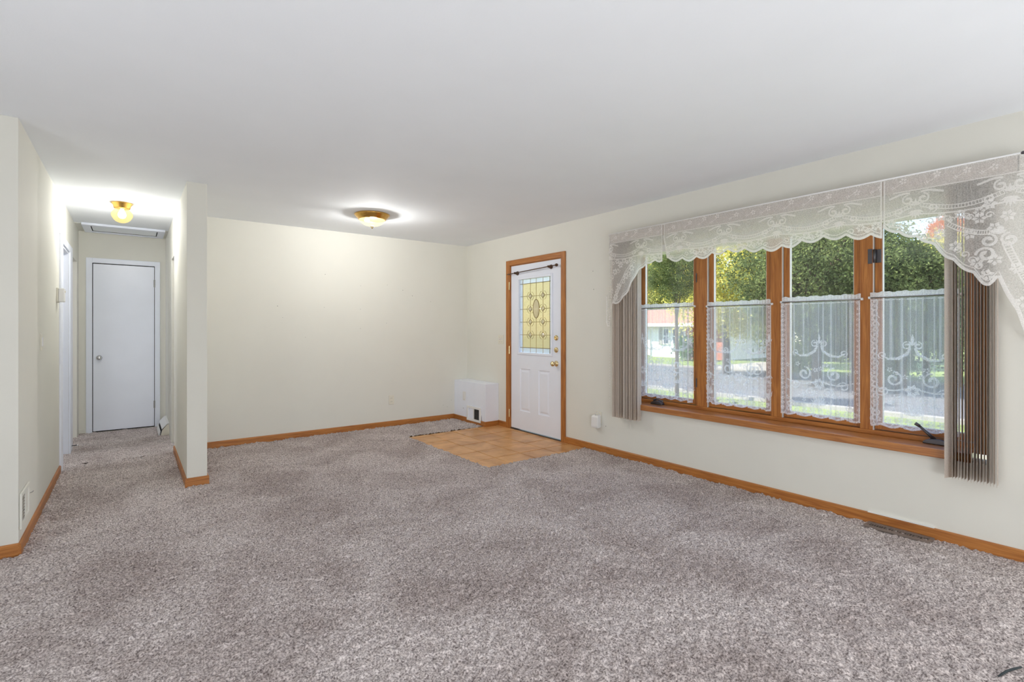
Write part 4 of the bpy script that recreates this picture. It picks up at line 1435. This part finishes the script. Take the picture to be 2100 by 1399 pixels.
M['leaf_yellow'] = leaf_mat('yellow_green_leaves', (176, 176, 74), (248, 238, 140))
M['leaf_orange'] = leaf_mat('orange_leaves', (200, 92, 52), (236, 150, 74))
M['leaf_shrub'] = leaf_mat('shrub_leaves', (58, 92, 46), (120, 150, 80))

# the yard falls from the house to a flat street level
mb = MB()
prof = [(XR + 0.16, -0.30), (6.5, -0.42), (10, -0.75), (14, GZ), (90, GZ)]
vv, ff = [], []
for x, z in prof:
    vv += [(x, -60, z), (x, 110, z)]
for i in range(len(prof) - 1):
    ff.append((2 * i, 2 * i + 2, 2 * i + 3, 2 * i + 1))
mb.add(vv, ff)
struct('lawn', mb, M['lawn'], 'green front lawn sloping down to the street', 'lawn')
struct('street', MB().box(15.5, 25.0, -60, 110, GZ - 0.02, GZ + 0.02), M['asphalt'], 'grey street crossing beyond the front lawn', 'street')
struct('kerb', MB().box(15.2, 15.5, -60, 110, GZ - 0.02, GZ + 0.10).box(25.0, 25.3, -60, 110, GZ - 0.02, GZ + 0.10), M['concrete'], 'pale concrete kerbs along both edges of the street', 'kerb')
struct('path', MB().box(10.6, 11.8, -60, 110, GZ - 0.2, GZ + 0.235), M['concrete'], 'pale concrete pavement across the front lawn', 'path')
struct('driveway', MB().box(25.3, 33.0, 12.5, 16.5, GZ, GZ + 0.03), M['concrete'], 'pale driveway beside the neighbouring house', 'driveway')

# neighbouring house
hx0, hy0, hy1 = 33.0, 19.0, 34.0
hs = thing('neighbour_house', (hx0 + 4, 25, GZ), 'white single storey house with red brown roof across the street', 'house')
ob('house_wall', MB().box(hx0, hx0 + 9, hy0, hy1, GZ - 0.1, 1.62), M['siding'], hs)
for k in range(7):
    ob('siding_board', MB().prism([(hx0 - 0.03, 0.05 + k * 0.22), (hx0, 0.05 + k * 0.22), (hx0, 0.27 + k * 0.22), (hx0 - 0.01, 0.27 + k * 0.22)], 'y', hy0 + 3.2, hy1), M['siding'], hs)
ob('brick_wall', MB().box(hx0 - 0.06, hx0 + 0.02, hy0, hy0 + 3.2, GZ - 0.1, 1.60), M['brick'], hs)
ob('roof', MB().prism([(hx0 - 0.7, 1.62), (hx0 + 4.5, 2.95), (hx0 + 9.7, 1.62), (hx0 + 9.7, 1.52), (hx0 - 0.7, 1.52)], 'y', hy0 - 0.6, hy1 + 0.6), M['roof'], hs)
ob('fascia', MB().box(hx0 - 0.78, hx0 - 0.70, hy0 - 0.6, hy1 + 0.6, 1.42, 1.66), M['siding'], hs)
for (ya_, yb_) in ((22.75, 23.35), (23.6, 24.2), (27.5, 29.2)):
    wf = ob('house_window', MB().box(hx0 - 0.10, hx0 - 0.03, ya_, yb_, 0.05, 1.30), M['siding'], hs)
    ob('pane', MB().box(hx0 - 0.12, hx0 - 0.09, ya_ + 0.1, yb_ - 0.1, 0.13, 0.63), M['slate'], wf)
    ob('pane', MB().box(hx0 - 0.12, hx0 - 0.09, ya_ + 0.1, yb_ - 0.1, 0.71, 1.22), M['slate'], wf)
for ya_ in (22.4, 24.25):
    ob('shutter', MB().box(hx0 - 0.10, hx0 - 0.03, ya_, ya_ + 0.32, 0.05, 1.30), M['concrete'], hs)
ob('house_door', MB().box(hx0 - 0.10, hx0 - 0.03, 25.4, 26.3, GZ + 0.1, 1.2), M['siding'], hs)


# ---- trees
def leaf_quads(centres, per, spread, size, r):
    n = len(centres) * per
    c = np.repeat(np.array(centres), per, 0) + r.normal(0, 1, (n, 3)) * spread
    a = r.normal(0, 1, (n, 3))
    a /= np.linalg.norm(a, axis=1)[:, None]
    b = np.cross(a, r.normal(0, 1, (n, 3)))
    b /= np.linalg.norm(b, axis=1)[:, None]
    s = size * r.uniform(0.6, 1.3, (n, 1))
    v = np.stack([c + a * s, c + b * s * 0.55, c - a * s, c - b * s * 0.55], 1).reshape(-1, 3)
    q = np.arange(4 * n).reshape(-1, 4)
    return v, q


def crown_mesh(name, seed, rx, rz, ncl, per, size, m, conical=False):
    r = np.random.default_rng(seed)
    cs = []
    while len(cs) < ncl:
        p = r.uniform(-1, 1, 3)
        d = np.linalg.norm(p)
        if d > 1 or d < 0.45:
            continue
        p = p * (1 + 0.16 * math.sin(5 * p[0] + seed) * math.cos(4 * p[1] + 2 * p[2]))
        if conical:
            t = (p[2] + 1) / 2
            p[:2] *= 1.15 * (1 - 0.75 * t)
        cs.append((p[0] * rx, p[1] * rx, p[2] * rz))
    v, q = leaf_quads(cs, per, 0.085 * rx, size, r)
    me = numpy_mesh(name, v, q)
    me.materials.append(m)
    return me


def trunk_mesh(h, r0):
    mb = MB()
    mb.tube([(0, 0, 0), (0.05, 0.03, h * 0.4), (-0.05, 0.06, h * 0.75), (0.05, 0, h)], [r0 * 1.25, r0, r0 * 0.8, r0 * 0.5], 10)
    for k in range(6):
        a = k * 1.05
        mb.tube([(0, 0, h * (0.6 + 0.05 * k)), (0.7 * math.cos(a), 0.7 * math.sin(a), h * (0.85 + 0.05 * k)), (1.5 * math.cos(a), 1.5 * math.sin(a), h * (1.05 + 0.05 * k))], [r0 * 0.5, r0 * 0.35, r0 * 0.15], 6)
    return mb


crowns = {
    'dark': crown_mesh('crown', 1, 3.2, 3.2, 440, 110, 0.066, M['leaf_dark']),
    'mid': crown_mesh('crown', 2, 3.2, 3.2, 440, 110, 0.066, M['leaf_mid']),
    'yellow': crown_mesh('crown', 3, 3.2, 3.2, 400, 105, 0.070, M['leaf_yellow']),
    'orange': crown_mesh('crown', 4, 3.2, 3.2, 300, 80, 0.09, M['leaf_orange']),
    'cone': crown_mesh('crown', 5, 2.6, 4.6, 520, 90, 0.075, M['leaf_dark'], True),
}
tm = ob('trunk', trunk_mesh(3.0, 0.16), M['bark'], smooth=True)
trunk_data = tm.data
bpy.data.objects.remove(tm)


def tree(kind, x, y, zc, sc, label, name='tree', rot=0.0, ground=GZ):
    t = thing(name, (x, y, ground), label, 'tree', group='trees across the street')
    cr_ = bpy.data.objects.new('crown', crowns[kind])
    COL.objects.link(cr_)
    cr_.parent = t
    cr_.location = (0, 0, zc - ground)
    cr_.scale = (sc, sc, sc)
    cr_.rotation_euler = (0, 0, rot)
    tr_ = bpy.data.objects.new('trunk', trunk_data)
    COL.objects.link(tr_)
    tr_.parent = t
    tr_.scale = (sc, sc, max(0.2, (zc - ground) / 3.0))
    return t


F2 = (math.sin(YAW), math.cos(YAW))
def along(u, depth):
    """ground position seen in image column u at a given depth, for setting out the yard"""
    l = (u - 1050) / 1034.75 * depth
    return (F2[0] * depth + F2[1] * l, F2[1] * depth - F2[0] * l)


plan = [('dark', 1388, 16.0, 3.25, 0.34, 'small dark maple crown in front of the white house'),
        ('yellow', 1400, 50, 4.8, 1.2, 'bright yellow green tree behind the white house'),
        ('yellow', 1490, 24, 4.0, 0.95, 'sunlit yellow green tree behind the second casement'),
        ('mid', 1600, 30, 4.4, 0.95, 'mid green tree right of the sunlit yellow tree'),
        ('dark', 1675, 19, 3.3, 0.90, 'dark broad tree behind the third casement, left half'),
        ('dark', 1755, 20, 2.9, 0.80, 'dark broad tree behind the third casement, right half'),
        ('dark', 1850, 18, 2.1, 0.72, 'dark bushy tree low behind the rightmost casement'),
        ('mid', 1900, 22, 2.7, 0.72, 'mid green tree in the middle of the rightmost casement'),
        ('yellow', 1965, 19, 2.7, 0.66, 'yellow tree at the right of the rightmost casement'),
        ('orange', 1945, 32, 7.2, 0.38, 'orange autumn tree behind the right blind stack'),
        ('cone', 1560, 44, 5.0, 1.2, 'tall dark conifer behind the yellow tree'),
        ('cone', 1690, 34, 5.0, 1.2, 'tall dark conifer behind the third casement'),
        ('mid', 1330, 52, 5.5, 1.4, 'mid green tree behind the left end of the house')]
for i, (kd, u, dp, zc, sc, lab) in enumerate(plan):
    x, y = along(u, dp)
    tree(kd, x, y, zc, sc, lab, rot=i * 1.3)

# ---- shrubs under the window and by the street
r_ = np.random.default_rng(11)
def shrub_mesh(seed, m):
    r = np.random.default_rng(seed)
    cs = []
    while len(cs) < 90:
        p = r.uniform(-1, 1, 3)
        if 0.3 < np.linalg.norm(p) < 1 and p[2] > -0.8:
            cs.append((p[0] * 0.6, p[1] * 0.6, 0.45 + p[2] * 0.45))
    v, q = leaf_quads(cs, 34, 0.07, 0.045, r)
    me = numpy_mesh('shrub', v, q)
    me.materials.append(m)
    return me
sm = [shrub_mesh(21, M['leaf_shrub']), shrub_mesh(22, M['leaf_mid'])]
for k, (x, y, z, sc, lab) in enumerate([(5.3, 3.2, -0.36, 0.80, 'green shrub under the second casement'), (5.2, 2.05, -0.36, 0.8, 'green shrub under the third casement'), (5.2, 4.35, -0.36, 0.8, 'green shrub under the left casement'),
                                        (31.5, 27.0, GZ, 1.2, 'round shrub before the white house'), (31.0, 20.5, GZ, 1.8, 'broad shrub right of the white house'), (27.0, 11.5, GZ, 1.7, 'shrub by the driveway across the street'), (26.5, 8.0, GZ, 2.0, 'wide shrub at the foot of the dark trees')]):
    o = bpy.data.objects.new('shrub', sm[k % 2])
    COL.objects.link(o)
    o.location = (x, y, z)
    o.scale = (sc, sc, sc)
    o.rotation_euler = (0, 0, k)
    set_props(o, lab, 'shrub', group='front yard shrubs')
